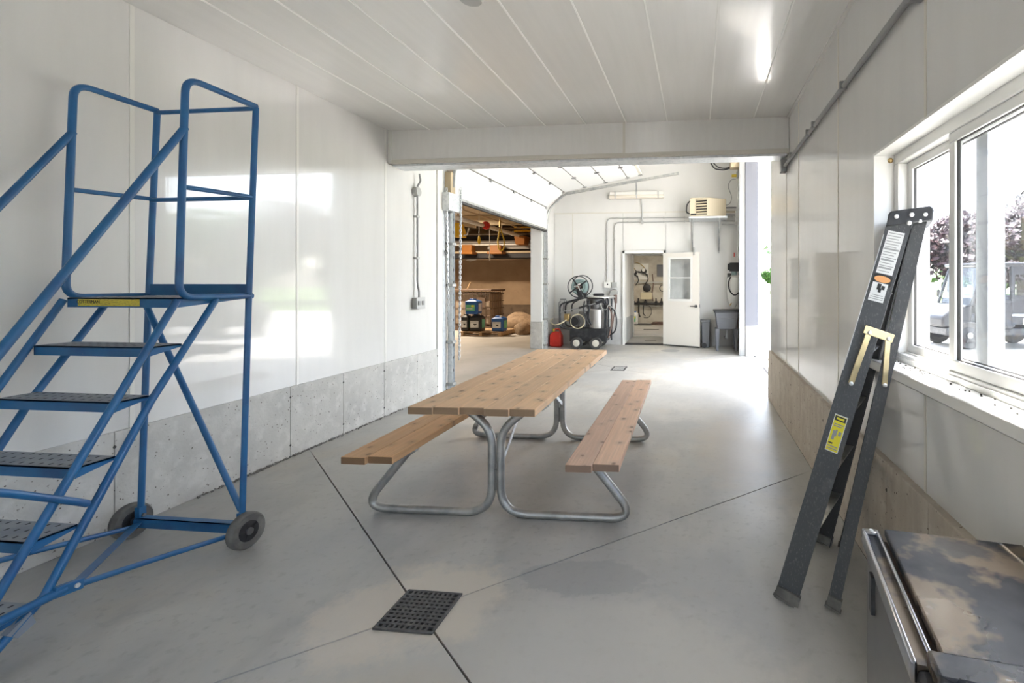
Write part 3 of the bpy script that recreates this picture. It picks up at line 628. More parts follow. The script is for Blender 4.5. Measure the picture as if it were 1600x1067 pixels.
for i in range(1, 6):
    k = i*.158+.02
    a = nf0.lerp(nf1, k); b = ff0.lerp(ff1, k); st = kid(SL, 'step', MB().bar(a+wd_*.006, b-wd_*.006, .075, .006).bar(a+wd_*.006-dd_*.037-Vector((0, 0, .015)), b-wd_*.006-dd_*.037-Vector((0, 0, .015)), .005, .03), 'aluminium')
for i in range(1, 6):
    k = i*.158+.02
    a = nr0.lerp(nr1, k); b = fr0.lerp(fr1, k); kid(SL, 'rear_crossbar', MB().bar(a, b, .03, .004).bar(a+dd_*.014-Vector((0, 0, .01)), b+dd_*.014-Vector((0, 0, .01)), .004, .022), 'aluminium')
for k0, k1 in ((.02, .10), (.02, .30)):
    a = nr0.lerp(nr1, k0+.12); b = nf0.lerp(ff0, .5).lerp(nf1.lerp(ff1, .5), k1)
    kid(SL, 'knee_brace', MB().bar(nr0.lerp(nr1, .17), nr0.lerp(fr0, .5).lerp(nr1.lerp(fr1, .5), .09+k1*.1), .02, .004), 'aluminium')
d, wv, n = fr_near
# top cap
ca = nf1 - dd_*.046 - wd_*.014; cb = nr1 + dd_*.046 - wd_*.014
cp = [ca+Vector((-.010, 0, -.022)), cb+Vector((.0, 0, -.014)), cb+Vector((.005, 0, .036)), cb+Vector((-.008, 0, .052)), ca+Vector((.010, 0, .046)), ca+Vector((0, 0, .034))]
cap = kid(SL, 'top_cap', MB().prism(cp, wd_*.345), 'cap_black', bevel=.006)
for p in (ca+dd_*.032+Vector((0, 0, .020)), ca+dd_*.092+Vector((0, 0, .024)), cb-dd_*.03+Vector((0, 0, .014)), ca+dd_*.082+Vector((0, 0, -.012)), cb-dd_*.05+Vector((0, 0, -.012))):
    kid(cap, 'rivet', MB().lathe([(.010, 0), (.010, .002), (.006, .006)], p-wd_*.001, -wd_, 12), 'white_rivet')
# spreader bars
sp = [nf0.lerp(nf1, .705), nf0.lerp(nf1, .565), nr0.lerp(nr1, .57)]
o1 = -wd_*.012
pl0 = Vector((.765, 2.265, 1.235)); pl1 = Vector((.845, 2.262, 1.208)); e0 = Vector((.686, 2.262, 1.005)); e1 = Vector((.826, 2.250, 1.003))
s1 = kid(SL, 'spreader', MB().bar(pl0, e0, .026, .007, (0, -1, 0)), 'zinc_gold', bevel=.002); s2 = kid(SL, 'spreader', MB().bar(pl1, e1, .024, .007, (0, -1, 0)), 'zinc_gold', bevel=.002)
s3 = kid(SL, 'spreader_bracket', MB().bar(pl0+Vector((-.022, -.004, .016)), pl1+Vector((.022, -.004, .0)), .038, .004, (0, -1, 0)), 'zinc_gold', bevel=.002)
for p, q in ((pl0, s3), (pl1, s3), (e0, s1), (e1, s2)): kid(q, 'rivet', MB().lathe([(.010, 0), (.009, .004), (.004, .008)], p+Vector((0, -.005, .0)), (0, -1, 0), 12), 'white_rivet')
# stickers on the near rail web
def sticker(k0, k1, s0, s1, m, name='sticker', out=.001, parent=r1):
    a = nf0+Vector((0, 0, .012)); P = lambda k, s: a + (nf1-a)*k + wv*s - n*out
    return kid(parent, name, MB().prism([P(k0, s0), P(k0, s1), P(k1, s1), P(k1, s0)], -n*.0006), m)
up_ = 1 if wv.x > 0 else -1
st1 = sticker(.862, .972, -.034, .034, 'white_print', 'instruction_sticker')
for i in range(15):
    sticker(.9655-i*.0070, .9675-i*.0070+(.0025 if i in (6, 10, 13) else 0), -.030, .030-(i % 3)*.006, 'grey_print', 'print_line', .0017, st1)
st2 = sticker(.832, .859, -.040, .040, 'black_print', 'caution_sticker')
pts = []; a = nf0+Vector((0, 0, .012))
for i in range(20):
    t = i*2*math.pi/20; pts.append(a+(nf1-a)*(.848+.0085*math.sin(t)) + wv*(.034*math.cos(t)) - n*.0018)
kid(st2, 'orange_oval', MB().prism(pts, -n*.0005), 'orange_print')
st3 = sticker(.790, .838, -.034, .030, 'white_print', 'diagram_sticker', .0019)
for i, (k0, k1, s0, s1) in enumerate(((.820, .836, -.012, .004), (.822, .832, .006, .020), (.814, .825, -.004, .008), (.800, .802, -.028, .026), (.805, .807, -.024, .022), (.795, .797, -.03, .026))):
    sticker(k0, k1, s0, s1, 'black_print' if i < 3 else 'grey_print', 'print_mark', .0026, st3)
st4 = sticker(0.3949, 0.4900, -.026, .030, 'white_print', 'yellow_warning_sticker')
sticker(0.3975, 0.4874, -.023, .027, 'yellow_sticker', 'yellow_field', .0017, st4)
sticker(0.4744, 0.4865, -.022, .026, 'black_print', 'black_heading', .0023, st4)
for k0, k1, s0, s1, m in ((0.4779, 0.4830, -.014, .018, 'yellow_sticker'), (0.4649, 0.4675, -.018, .022, 'grey_print'), (0.4597, 0.4623, -.018, .018, 'grey_print'), (0.4252, 0.4494, -.014, -.002, 'grey_print'), (0.4355, 0.4528, -.004, .004, 'grey_print'), (0.4390, 0.4494, .010, .022, 'grey_print'), (0.4079, 0.4105, -.02, .022, 'grey_print'), (0.4018, 0.4044, -.02, .022, 'grey_print'), (0.4148, 0.4182, -.02, -.002, 'black_print')):
    sticker(k0, k1, s0, s1, m, 'print_mark', .0029, st4)
sticker(.60, .96, -.0495, -.047, 'white_print', 'edge_scuff', .0012)
SL.location = SL.location

# ---- battered steel bin in the right foreground
MBN = thing('steel_cabinet', 'battered dark steel cabinet with a stained top in the right foreground', 'cabinet', (.62, 1.2, 0))
A0 = Vector((.472, 1.462, 0)); A1 = Vector((.398, .955, 0)); du = (A1-A0).normalized(); dn = Vector((-du.y, du.x, 0))   # along left edge towards camera; to the right
if dn.x < 0: dn = -dn
Lb, Wb, ZB2 = .512, .40, .75
def cb(u0, u1, v0, v1, z0, z1):
    P = lambda u, v: A0+du*u+dn*v
    return MB().prism([Vector((*P(u0, v0)[:2], z0)), Vector((*P(u1, v0)[:2], z0)), Vector((*P(u1, v1)[:2], z0)), Vector((*P(u0, v1)[:2], z0))], (0, 0, z1-z0))
kid(MBN, 'body', cb(.012, Lb-.01, .012, Wb-.01, .06, ZB2-.03), 'bin_side', bevel=.012)
kid(MBN, 'left_rail', cb(0, Lb, 0, .012, ZB2-.045, ZB2), 'chrome_worn', bevel=.006)
kid(MBN, 'left_rail', cb(.012, Lb-.01, .036, .046, ZB2-.03, ZB2+.004), 'chrome_worn', bevel=.005)
kid(MBN, 'rail_end', cb(0, .025, .0, .046, ZB2-.03, ZB2), 'chrome_worn', bevel=.006)
kid(MBN, 'rail_tray', cb(.02, Lb-.01, .01, .038, ZB2-.03, ZB2-.012), 'scuffed_steel')
kid(MBN, 'gap_channel', cb(.03, Lb-.03, .046, .062, ZB2-.03, ZB2-.02), 'rust_channel')
kid(MBN, 'lid', cb(.006, Lb+.03, .060, Wb, ZB2-.016, ZB2+.006), 'scuffed_steel', bevel=.004)
kid(MBN, 'corner_handle', cb(Lb-.02, Lb+.055, .03, .20, ZB2-.02, ZB2+.016), 'scuffed_steel', bevel=.008)
kid(MBN, 'front_lip', cb(Lb-.012, Lb+.045, .012, Wb, ZB2-.07, ZB2-.018), 'black_steel', bevel=.01)
kid(MBN, 'side_latch', cb(.10, .13, .002, .014, ZB2-.17, ZB2-.07), 'black_steel', bevel=.002)
for u in (.05, Lb-.05):
    for v in (.05, Wb-.05): kid(MBN, 'foot', cb(u-.02, u+.02, v-.02, v+.02, 0, .062), 'black_plastic')
kid(MBN, 'rail_bolt', MB().lathe([(.006, 0), (.005, .003)], A0+du*.014+dn*.024+Vector((0, 0, ZB2)), (0, 0, 1), 10), 'white_rivet')

# ---- floor drains
def drain(c, sx, sy, n, label, big):
    t = thing('floor_drain', label, 'floor drain', (c[0], c[1], 0))
    x, y = c; hx_, hy_ = sx/2, sy/2
    kid(t, 'pit', MB().box(x-hx_+.005, x+hx_-.005, y-hy_+.005, y+hy_-.005, .0005, .002), 'dark_void')
    kid(t, 'rim', MB().box(x-hx_, x+hx_, y-hy_, y-hy_+.014, .0005, .010).box(x-hx_, x+hx_, y+hy_-.014, y+hy_, .0005, .010).box(x-hx_, x-hx_+.014, y-hy_+.014, y+hy_-.014, .0005, .010).box(x+hx_-.014, x+hx_, y-hy_+.014, y+hy_-.014, .0005, .010), 'grate_iron', bevel=.003)
    px = (sx-.028)/n; py = (sy-.028)/n
    for i in range(1, n): kid(t, 'grate_bar', MB().box(x-hx_+.014+px*i-px*.24, x-hx_+.014+px*i+px*.24, y-hy_+.01, y+hy_-.01, .002, .0092), 'grate_iron' if big else 'box_grey')
    if big:
        for i in range(1, n): kid(t, 'grate_bar', MB().box(x-hx_+.01, x+hx_-.01, y-hy_+.014+py*i-py*.26, y-hy_+.014+py*i+py*.26, .002, .0096), 'grate_iron')
mat('grate_iron', (.10, .098, .095), .6, .4, layers=[((.16, .155, .15), 30, .5, .7)])
drain((-1.225, 2.022), .268, .262, 10, 'square cast-iron floor drain grate in front of the picnic table', True)
drain((-1.32, 8.07), .24, .36, 8, 'small slotted floor drain between the picnic table and the open door', False)
tag(obj('floor_cover', MB().lathe([(.20, .0005), (.20, .003), (.19, .004)], (-.58, 10.3, 0), (0, 0, 1), 24), 'conduit_grey'), 'round flat grey floor cover in front of the open door', 'floor cover')

# ---- conduits and boxes in the main room
c1 = thing('conduit_run', 'grey conduit with round junction box and switch box beside the overhead door', 'conduit', (XL, 5.5, 1.2))
kid(c1, 'conduit_pipe', MB().tube([(XL+.06, 5.49, 2.765), (XL+.06, 5.52, 2.68), (XL+.035, 5.49, 2.62), (XL+.035, 5.49, 1.45), (XL+.05, 5.50, 1.35), (XL+.05, 5.50, 1.26)], .0115, .03), 'conduit_grey')
jb = kid(c1, 'junction_box', MB().cyl((XL+.002, 5.49, 2.55), (XL+.05, 5.49, 2.55), .058, n=18), 'conduit_light')
kid(jb, 'box_cover', MB().cyl((XL+.05, 5.49, 2.55), (XL+.056, 5.49, 2.55), .052, n=18), 'box_grey')
sb = kid(c1, 'switch_box', MB().box(XL+.002, XL+.062, 5.43, 5.60, 1.145, 1.275), 'box_grey', bevel=.004)
kid(sb, 'face_plate', MB().box(XL+.062, XL+.067, 5.425, 5.605, 1.14, 1.28), 'conduit_light', bevel=.002)
for y in (5.47, 5.555): kid(sb, 'switch', MB().box(XL+.067, XL+.078, y-.016, y+.016, 1.185, 1.235), 'conduit_grey')
for z in (1.75, 2.25): kid(c1, 'pipe_strap', MB().box(XL+.001, XL+.05, 5.465, 5.515, z-.012, z+.012), 'conduit_light')
c3 = thing('conduit_run', 'grey conduit running along the right wall above the window', 'conduit', (.9, 3.5, 2.65))
kid(c3, 'conduit_pipe', MB().tube([(.895, 5.16, 2.66), (.897, 4.4, 2.67), (.897, 2.15, 2.67)], .0165), 'conduit_grey')
kid(c3, 'end_box', MB().box(.855, .915, 5.10, 5.20, 2.60, 2.735), 'conduit_grey', bevel=.006)
kid(c3, 'junction_box', MB().cyl((.86, 2.08, 2.67), (.915, 2.08, 2.67), .062, n=20), 'conduit_grey')
for y in (4.75, 4.05, 3.85, 3.1): kid(c3, 'pipe_strap', MB().box(.872, .915, y-.012, y+.012, 2.652, 2.70), 'conduit_grey', bevel=.002)
tag(obj('ceiling_box', MB().lathe([(.075, 0), (.075, -.04), (.06, -.06)], (-1.29, 2.64, CZ), (0, 0, 1), 20), 'conduit_light'), 'small round grey box fixed to the ceiling', 'ceiling box')

# ================================================================== DRIVE-THROUGH BAY
# ---- sectional overhead door, half raised, in the left wall
OD = thing('overhead_door', 'white sectional overhead door rolled part way up above the store opening', 'overhead door', (-3.3, 8.3, 2.6))
Y0, Y1 = 6.30, 10.32
prof = [(-3.30, 2.62), (-3.295, 3.105), (-2.90, 3.43), (-2.43, 3.52), (-1.97, 3.61), (-1.50, 3.70), (-1.22, 3.755)]
for i in range(len(prof)-1):
    a = Vector((prof[i][0], 0, prof[i][1])); b = Vector((prof[i+1][0], 0, prof[i+1][1])); d = (b-a).normalized(); nn = Vector((-d.z, 0, d.x))
    a2 = a + d*.010; b2 = b - d*.010
    P = [a2, b2, b2-nn*-.042, a2-nn*-.042]
    sec = kid(OD, 'door_section', MB().prism([(q.x, Y0, q.z) for q in P], (0, Y1-Y0, 0)), 'steel_door_white', bevel=.003)
    if i < 5: kid(sec, 'joint_gasket', MB().bar(Vector((b.x, Y0, b.z))+nn*.016, Vector((b.x, Y1, b.z))+nn*.016, .024, .02, nn), 'joint_grey')
    for f in (.0, .27, .52, .76, 1.0):
        y = Y0+.06+(Y1-Y0-.12)*f
        h = kid(sec, 'hinge', MB().bar((b.x, y, b.z)-d*.03-nn*.004 if False else Vector((b.x, y, b.z))-d*.045-nn*.004, Vector((b.x, y, b.z))+d*.045-nn*.004, .075, .010, nn).cyl(Vector((b.x, y-.03, b.z))-nn*.012, Vector((b.x, y+.03, b.z))-nn*.012, .010), 'steel_dark' if f not in (0, 1) else 'galvanised')
kid(OD, 'bottom_seal', MB().box(-3.345, -3.29, Y0, Y1, 2.565, 2.62), 'rubber')
kid(OD, 'bottom_bar', MB().box(-3.352, -3.288, Y0, Y1, 2.60, 2.635), 'galvanised')
kid(OD, 'end_stile', MB().prism([(-1.24, Y0, 3.75), (-1.19, Y0, 3.76), (-1.19, Y0, 3.81), (-1.24, Y0, 3.80)], (0, Y1-Y0, 0)), 'seam_white')
for y in (Y0-.04, Y1+.06):
    kid(OD, 'vertical_track', MB().box(-3.37, -3.35, y-.03, y+.03, 0, 2.75).box(-3.35, -3.30, y-.03, y-.024, 0, 2.75).box(-3.35, -3.30, y+.024, y+.03, 0, 2.75), 'galv_light')
    kid(OD, 'curved_track', MB().tube([(-3.31, y, 2.75), (-3.29, y, 3.05), (-2.92, y, 3.40), (-2.6, y, 3.46)], .024, .30, n=6), 'galvanised')
    kid(OD, 'sloping_track', MB().bar((-2.88, y, 3.405), (-.40, y, 3.80), .05, .05, (0, 0, 1)), 'galvanised')
    kid(OD, 'track_hanger', MB().bar((-1.32, y, 3.62), (-1.32, y, 3.36 if y > 8 else 4.4), .03, .03, (1, 0, 0)), 'galvanised')
    for z in (.08, .65, 1.42, 1.98): kid(OD, 'track_bracket', MB().box(-3.39, -3.29, y-.055, y+.055, z-.018, z+.018), 'galvanised', bevel=.003)
    sh = MB()
    for i in range(14): sh.box(-3.3005, -3.2985, y-.012, y+.0, .25+i*.17, .285+i*.17)
    kid(OD, 'track_slots', sh, 'joint_dark', kind='stuff')
kid(OD, 'spring_housing', MB().box(-3.40, -3.28, 6.10, 6.42, 2.42, 2.66), 'galv_light', bevel=.004)
kid(OD, 'angle_iron', MB().box(-3.388, -3.38, 6.12, 6.20, 0, 3.2), 'galv_light')
kid(OD, 'cable_drum', MB().box(-3.40, -3.30, 6.18, 6.30, 2.66, 2.95), 'beam_tan')
CH = thing('hoist_chain', 'long galvanised hand chain hanging down beside the overhead door track', 'chain', (-3.27, 6.38, .35))
lk = None
for i in range(66):
    z = 2.75 - i*.036
    e = obj('chain_link', MB().tube([(-.0055, 0, .012), (.0055, 0, .012), (.0065, 0, 0), (.0055, 0, -.012), (-.0055, 0, -.012), (-.0065, 0, 0)], .0042, n=5, closed=True), 'galv_light') if lk is None else lk.copy()
    if lk is None: lk = e
    else: COL.objects.link(e)
    e.parent = CH; e.matrix_parent_inverse = Matrix.Translation(CH.location).inverted(); e.location = (-3.27, 6.40-.0008*i, z); e.rotation_euler = (0, 0, (i % 2)*R(90)+R(40)); e.scale = (1.7, 1.7, 1.9)
C2 = thing('hoist_chain', 'short loop of hand chain tied to the white jamb', 'chain', (-3.36, 6.16, 1.0))
for i in range(62):
    z = 2.7 - i*.042
    e = lk.copy(); COL.objects.link(e); e.parent = C2; e.matrix_parent_inverse = Matrix.Translation(C2.location).inverted(); e.location = (-3.355, 6.17+.0014*i, z); e.rotation_euler = (0, 0, (i % 2)*R(90)+R(20)); e.scale = (1.5, 1.5, 2.2)
kid(C2, 'chain_keeper', MB().ring((-3.35, 6.15, 1.86), (1, 0, .2), .03, .007, 14, 6), 'steel_dark')

# ---- unseen canopy, added to block the sun at the drive-through opening
CN = thing('added_canopy', 'flat white canopy added outside to shade the drive-through opening', 'canopy', (2.2, 8, 4.3))
kid(CN, 'deck', MB().prism([(1.18, 4.2, 4.25), (6.0, 4.2, 4.25), (6.0, 8.58, 4.25), (1.18, 10.07, 4.25)], (0, 0, .14)), 'frame_white')
kid(CN, 'fascia', MB().bar((1.18, 10.08, 4.28), (6.0, 8.59, 4.28), .03, .22), 'galv_light')

# ---- end wall services
WC = thing('conduit_run', 'pair of grey conduits bending across the end wall above the door', 'conduit', (-1.5, 11.2, 2.9))
kid(WC, 'conduit_pipe', MB().tube([(-2.11, 11.17, 1.46), (-2.11, 11.17, 2.955), (.80, 11.17, 2.955)], .013, .12), 'conduit_light')
kid(WC, 'conduit_pipe', MB().tube([(-1.93, 11.17, 1.46), (-1.93, 11.17, 2.86), (.80, 11.17, 2.86)], .013, .12), 'conduit_light')
kid(WC, 'conduit_pipe', MB().tube([(-1.285, 11.17, 2.86), (-1.28, 11.17, 3.1), (-1.30, 11.15, 3.44)], .012, .05), 'conduit_light')
kid(WC, 'junction_box', MB().cyl((-1.28, 11.19, 2.86), (-1.28, 11.13, 2.86), .055, n=4), 'conduit_light')
for x in (-1.62, -.78, -.3): 
    for z in (2.86, 2.955): kid(WC, 'pipe_strap', MB().box(x-.01, x+.01, 11.15, 11.19, z-.022, z+.022), 'conduit_light')
for x in (-2.11, -1.93):
    for z in (1.75, 2.45): kid(WC, 'pipe_strap', MB().box(x-.025, x+.025, 11.15, 11.19, z-.01, z+.01), 'conduit_light')
ob = thing('wall_outlet', 'cream outlet box on the end wall above the pressure washer', 'outlet', (-2.09, 11.2, 1.4))
kid(ob, 'box', MB().box(-2.17, -2.02, 11.12, 11.20, 1.33, 1.47), 'trim_white', bevel=.005); kid(ob, 'socket', MB().cyl((-2.09, 11.125, 1.41), (-2.09, 11.115, 1.41), .018), 'black_plastic')
o2 = thing('wall_outlet', 'grey twist-lock outlet with a plugged cable beside the door frame', 'outlet', (-1.93, 11.2, 1.25))
kid(o2, 'upper_box', MB().box(-1.99, -1.875, 11.12, 11.20, 1.34, 1.46), 'box_grey', bevel=.006)
kid(o2, 'socket', MB().cyl((-1.94, 11.2, 1.22), (-1.94, 11.06, 1.20), .085, n=16), 'box_grey')
kid(o2, 'plug', MB().cyl((-1.90, 11.08, 1.16), (-1.88, 11.04, .98), .045, .03), 'cable_brown')
kid(o2, 'power_cable', MB().tube([(-1.88, 11.04, .98), (-1.90, 11.0, .8), (-1.95, 10.95, .45), (-1.98, 10.9, .2)], .016, .08), 'cable_brown')
lf = thing('strip_light', 'long fluorescent strip light high on the end wall', 'light fixture', (-1.4, 11.1, 3.45))
kid(lf, 'housing', MB().box(-2.04, -.78, 11.08, 11.2, 3.47, 3.56), 'trim_white', bevel=.01); kid(lf, 'lens', MB().box(-2.05, -.77, 11.05, 11.19, 3.40, 3.48), 'fluoro_lens', bevel=.03, seg=3)
for x in (-1.9, -1.4, -.9): kid(lf, 'clip', MB().box(x-.012, x+.012, 11.045, 11.06, 3.40, 3.56), 'conduit_light')
# heater on its bracket
HT = thing('unit_heater', 'beige unit heater with dark louvres on a wall bracket', 'heater', (.2, 10.9, 2.9))
def P3(x, y, z): return Vector((x, y, z))
kid(HT, 'casing', MB().prism([P3(-.16, 10.52, 2.89), P3(.24, 10.50, 2.89), P3(.62, 10.72, 2.89), P3(.62, 11.1, 2.89), P3(-.16, 11.1, 2.89)], (0, 0, .40)), 'heater_beige', bevel=.01)
kid(HT, 'side_panel', MB().box(-.165, -.04, 10.505, 10.53, 2.90, 3.27), 'heater_beige', bevel=.003)
kid(HT, 'grille_recess', MB().prism([P3(-.03, 10.508, 2.92), P3(.20, 10.497, 2.92), P3(.20, 10.497, 3.26), P3(-.03, 10.508, 3.26)], (0, -.004, 0)), 'dark_void')
for i in range(6): kid(HT, 'louvre', MB().bar((-.03, 10.495, 2.945+i*.058), (.20, 10.485, 2.955+i*.058), .03, .018, (0, .5, 1)), 'heater_beige')
kid(HT, 'name_badge', MB().box(-.15, -.03, 10.498, 10.506, 2.91, 2.945), 'black_print')
kid(HT, 'base_angle', MB().box(-.19, .64, 10.50, 11.15, 2.845, 2.885), 'galv_light', bevel=.003)
for x in (-.12, .48):
    kid(HT, 'bracket', MB().bar((x, 10.62, 2.85), (x, 11.18, 2.15), .035, .035).bar((x, 11.17, 2.85), (x, 11.17, 2.12), .04, .03, (1, 0, 0)), 'galvanised')
kid(HT, 'supply_hose', MB().tube([(-.15, 10.8, 2.98), (-.25, 10.75, 3.0), (-.24, 10.75, 3.22), (-.05, 10.7, 3.31), (.12, 10.7, 3.30)], .014, .12), 'black_plastic')
for z, m in ((3.13, 'conduit_grey'), (3.03, 'heater_beige'), (2.96, 'conduit_grey')): kid(HT, 'service_pipe', MB().tube([(.60, 10.95, z), (.86, 10.95, z)], .018), m)
kid(HT, 'power_cable', MB().tube([(.60, 10.95, 3.18), (.72, 10.9, 3.2), (.76, 10.85, 3.35), (.66, 10.85, 3.6), (.74, 10.85, 3.74), (.84, 10.85, 3.74)], .008, .08), 'conduit_grey')
kid(HT, 'exhaust_pipe', MB().cyl((.55, 11.0, 2.80), (.88, 11.0, 2.80), .045), 'conduit_light')
sv = thing('service_pipe', 'tall pipe with boxes running up the corner beside the door post', 'pipe', (.86, 10.2, 1))
kid(sv, 'riser', MB().tube([(.86, 10.4, 2.0), (.86, 10.4, 4.2)], .022), 'conduit_light'); kid(sv, 'riser', MB().tube([(.885, 10.0, .2), (.885, 10.0, 4.2)], .018), 'conduit_grey')
kid(sv, 'valve_box', MB().box(.80, .91, 10.3, 10.45, 2.72, 2.98), 'box_grey', bevel=.01); kid(sv, 'yellow_plug', MB().cyl((.72, 10.4, 3.72), (.82, 10.4, 3.72), .03), 'yellow_plastic'); kid(sv, 'small_box', MB().box(.82, .90, 10.35, 10.44, 3.66, 3.80), 'box_grey')
kid(sv, 'top_operator', MB().box(.66, .90, 9.85, 10.1, 3.78, 3.95), 'beam_tan', bevel=.01); kid(sv, 'black_cable', MB().tube([(.28, 10.4, 4.0), (.36, 10.35, 3.86), (.55, 10.2, 3.80), (.75, 10.0, 3.82)], .014, .1), 'black_plastic'); kid(sv, 'black_cable', MB().tube([(.34, 10.4, 4.0), (.42, 10.35, 3.9), (.58, 10.2, 3.83), (.75, 10.0, 3.85)], .012, .1), 'black_plastic')
# grey bin, utility sink, dispensing pump
GB = thing('grey_bin', 'tall grey plastic bin half hidden behind the open door', 'bin', (.14, 10.95, 0))
def frustum(x0, x1, y0, y1, z0, z1, k): 
    cx, cy = (x0+x1)/2, (y0+y1)/2; a = [(x0, y0), (x1, y0), (x1, y1), (x0, y1)]; b = [(cx+(x-cx)*k, cy+(y-cy)*k) for x, y in a]
    return MB().add([(x, y, z1) for x, y in a]+[(x, y, z0) for x, y in b], [(0, 1, 2, 3), (7, 6, 5, 4)]+[(i, 4+i, 4+(i+1) % 4, (i+1) % 4) for i in range(4)])
kid(GB, 'body', frustum(.085, .275, 10.82, 11.12, 0.0, .58, .84), 'grey_plastic', bevel=.02); kid(GB, 'rim', MB().box(.07, .29, 10.80, 11.14, .575, .62), 'grey_plastic', bevel=.01)
kid(GB, 'wheel', MB().cyl((.15, 10.85, .055), (.15, 10.82, .055), .055), 'black_plastic')
US = thing('utility_sink', 'freestanding charcoal plastic utility sink on four legs by the door post', 'sink', (.6, 10.5, 0))
def sinkbox(): 
    o = frustum(.37, .86, 10.32, 10.80, .46, .83, .80); return o
kid(US, 'basin', sinkbox(), 'charcoal_plastic', bevel=.015); kid(US, 'rim', MB().box(.34, .89, 10.29, 10.83, .825, .865), 'black_plastic', bevel=.008)
kid(US, 'front_band', MB().box(.40, .83, 10.325, 10.36, .68, .70), 'grey_plastic', bevel=.004)
for x in (.42, .81):
    for y in (10.38, 10.74): kid(US, 'leg', MB().add(*(lambda a: (a.v, a.f))(frustum(x-.045, x+.045, y-.04, y+.04, .0, .47, .5))), 'charcoal_plastic', bevel=.004)
kid(US, 'drain_pipe', MB().tube([(.62, 10.56, .46), (.62, 10.56, .25), (.62, 11.1, .22)], .025, .05), 'conduit_grey')
DP = thing('dispensing_pump', 'wall-mounted black pump over a clear white filter bowl and hose loop', 'pump', (.8, 10.9, 1.3))
kid(DP, 'pump_head', MB().box(.70, .90, 10.72, 10.90, 1.70, 1.89).cyl((.66, 10.80, 1.80), (.94, 10.80, 1.80), .075), 'black_plastic', bevel=.01)
kid(DP, 'pump_body', MB().cyl((.80, 10.80, 1.62), (.80, 10.80, 1.72), .06), 'hose_green'); kid(DP, 'canister', MB().lathe([(.05, .90), (.09, .98), (.125, 1.12), (.135, 1.3), (.135, 1.53), (.11, 1.58)], (.785, 10.86, 0), (0, 0, 1), 18), 'dispenser_white')
kid(DP, 'side_unit', MB().box(.66, .735, 10.84, 10.92, 1.42, 1.66), 'black_plastic', bevel=.01); kid(DP, 'white_tee', MB().tube([(.70, 10.8, 1.54), (.74, 10.8, 1.60), (.95, 10.8, 1.60)], .02, .03), 'pvc_white')
kid(DP, 'hose_loop', MB().tube([(.72, 10.74, 1.58), (.665, 10.72, 1.45), (.69, 10.72, 1.27), (.80, 10.72, 1.16), (.91, 10.72, 1.24), (.95, 10.72, 1.42), (.93, 10.76, 1.58)], .015, .1), 'black_plastic')
kid(DP, 'spout', MB().box(.80, .90, 10.84, 10.92, .87, 1.0), 'pvc_white', bevel=.01); kid(DP, 'tap', MB().tube([(.80, 10.8, 1.0), (.73, 10.78, 1.0), (.71, 10.78, .95)], .012, .03), 'brass')
kid(DP, 'red_switch', MB().box(.80, .82, 10.9, 10.93, 2.03, 2.12), 'red_plastic'); kid(DP, 'lower_pipe', MB().tube([(.88, 10.98, .95), (.88, 10.98, .1)], .03), 'cable_brown')
# ---- pressure washer
PW = thing('pressure_washer', 'hot-water pressure washer cart with hose reel and four rubber wheels', 'pressure washer', (-2.4, 10.45, 0))
def pk(name, mb, m, **k): return kid(PW, name, mb, m, **k)
yn, yf = 10.36, 10.86
pk('chassis', MB().box(-2.80, -1.99, yn+.03, yf, .16, .43), 'black_steel', bevel=.01); pk('tray_edge', MB().box(-2.83, -1.97, yn+.02, yf+.01, .42, .445), 'black_steel')
for x in (-2.63, -2.20):
    for y in (yn-.02, yf+.06): wheel(PW, (x, y, .135), (0, -1, 0), .135, .09, 'rubber', 'cream_wheel')
for y in (yn+.04, yf-.02):
    pk('frame_tube', MB().tube([(-2.80, y, .44), (-3.02, y, .46), (-3.02, y, .98), (-2.52, y, 1.12), (-2.02, y, 1.12), (-2.02, y, .44)], .019, .10), 'black_steel')
pk('frame_tube', MB().tube([(-2.82, yn+.3, .80), (-2.82, yn+.3, .98), (-2.62, yn+.3, 1.09)], .016, .08), 'black_steel')
for x in (-1.99, -1.87): pk('upright', MB().tube([(x, yn+.06, .20), (x, yn+.06, 1.10)], .017), 'black_steel')
pk('burner_tank', MB().lathe([(.215, .44), (.22, .46), (.22, .84), (.205, .87)], (-2.23, yn+.28, 0), (0, 0, 1), 28), 'stainless')
pk('tank_skirt', MB().lathe([(.19, .87), (.20, .90), (.20, 1.08), (.19, 1.10)], (-2.28, yn+.30, 0), (0, 0, 1), 24), 'steel_dark')
pk('tank_top', MB().lathe([(.34, 1.12), (.34, 1.135), (.30, 1.16)], (-2.17, yn+.28, 0), (0, 0, 1), 28), 'stainless'); pk('tank_cap', MB().lathe([(.12, 1.16), (.13, 1.19), (.11, 1.21)], (-2.2, yn+.28, 0), (0, 0, 1), 20), 'black_plastic')
pk('motor', MB().cyl((-2.70, yn+.05, .60), (-2.70, yn+.40, .60), .12, n=20), 'steel_dark'); pk('motor_cover', MB().cyl((-2.70, yn+.02, .60), (-2.70, yn+.06, .60), .10, n=16), 'black_plastic')
pk('belt_guard', MB().ring((-2.62, yn+.03, .60), (0, 1, 0), .155, .014, 24, 6), 'hose_tan'); pk('pump_head', MB().box(-2.93, -2.82, yn+.05, yn+.2, .60, .76), 'brass', bevel=.01); pk('gear_box', MB().box(-2.62, -2.46, yn+.1, yn+.35, .46, .82), 'steel_dark', bevel=.02)
pk('spray_wand', MB().tube([(-3.0, yn-.02, .80), (-2.5, yn-.02, .92), (-2.12, yn-.03, 1.03)], .012), 'conduit_grey'); pk('wand_grip', MB().cyl((-2.58, yn-.02, .90), (-2.36, yn-.025, .965), .022), 'black_plastic')
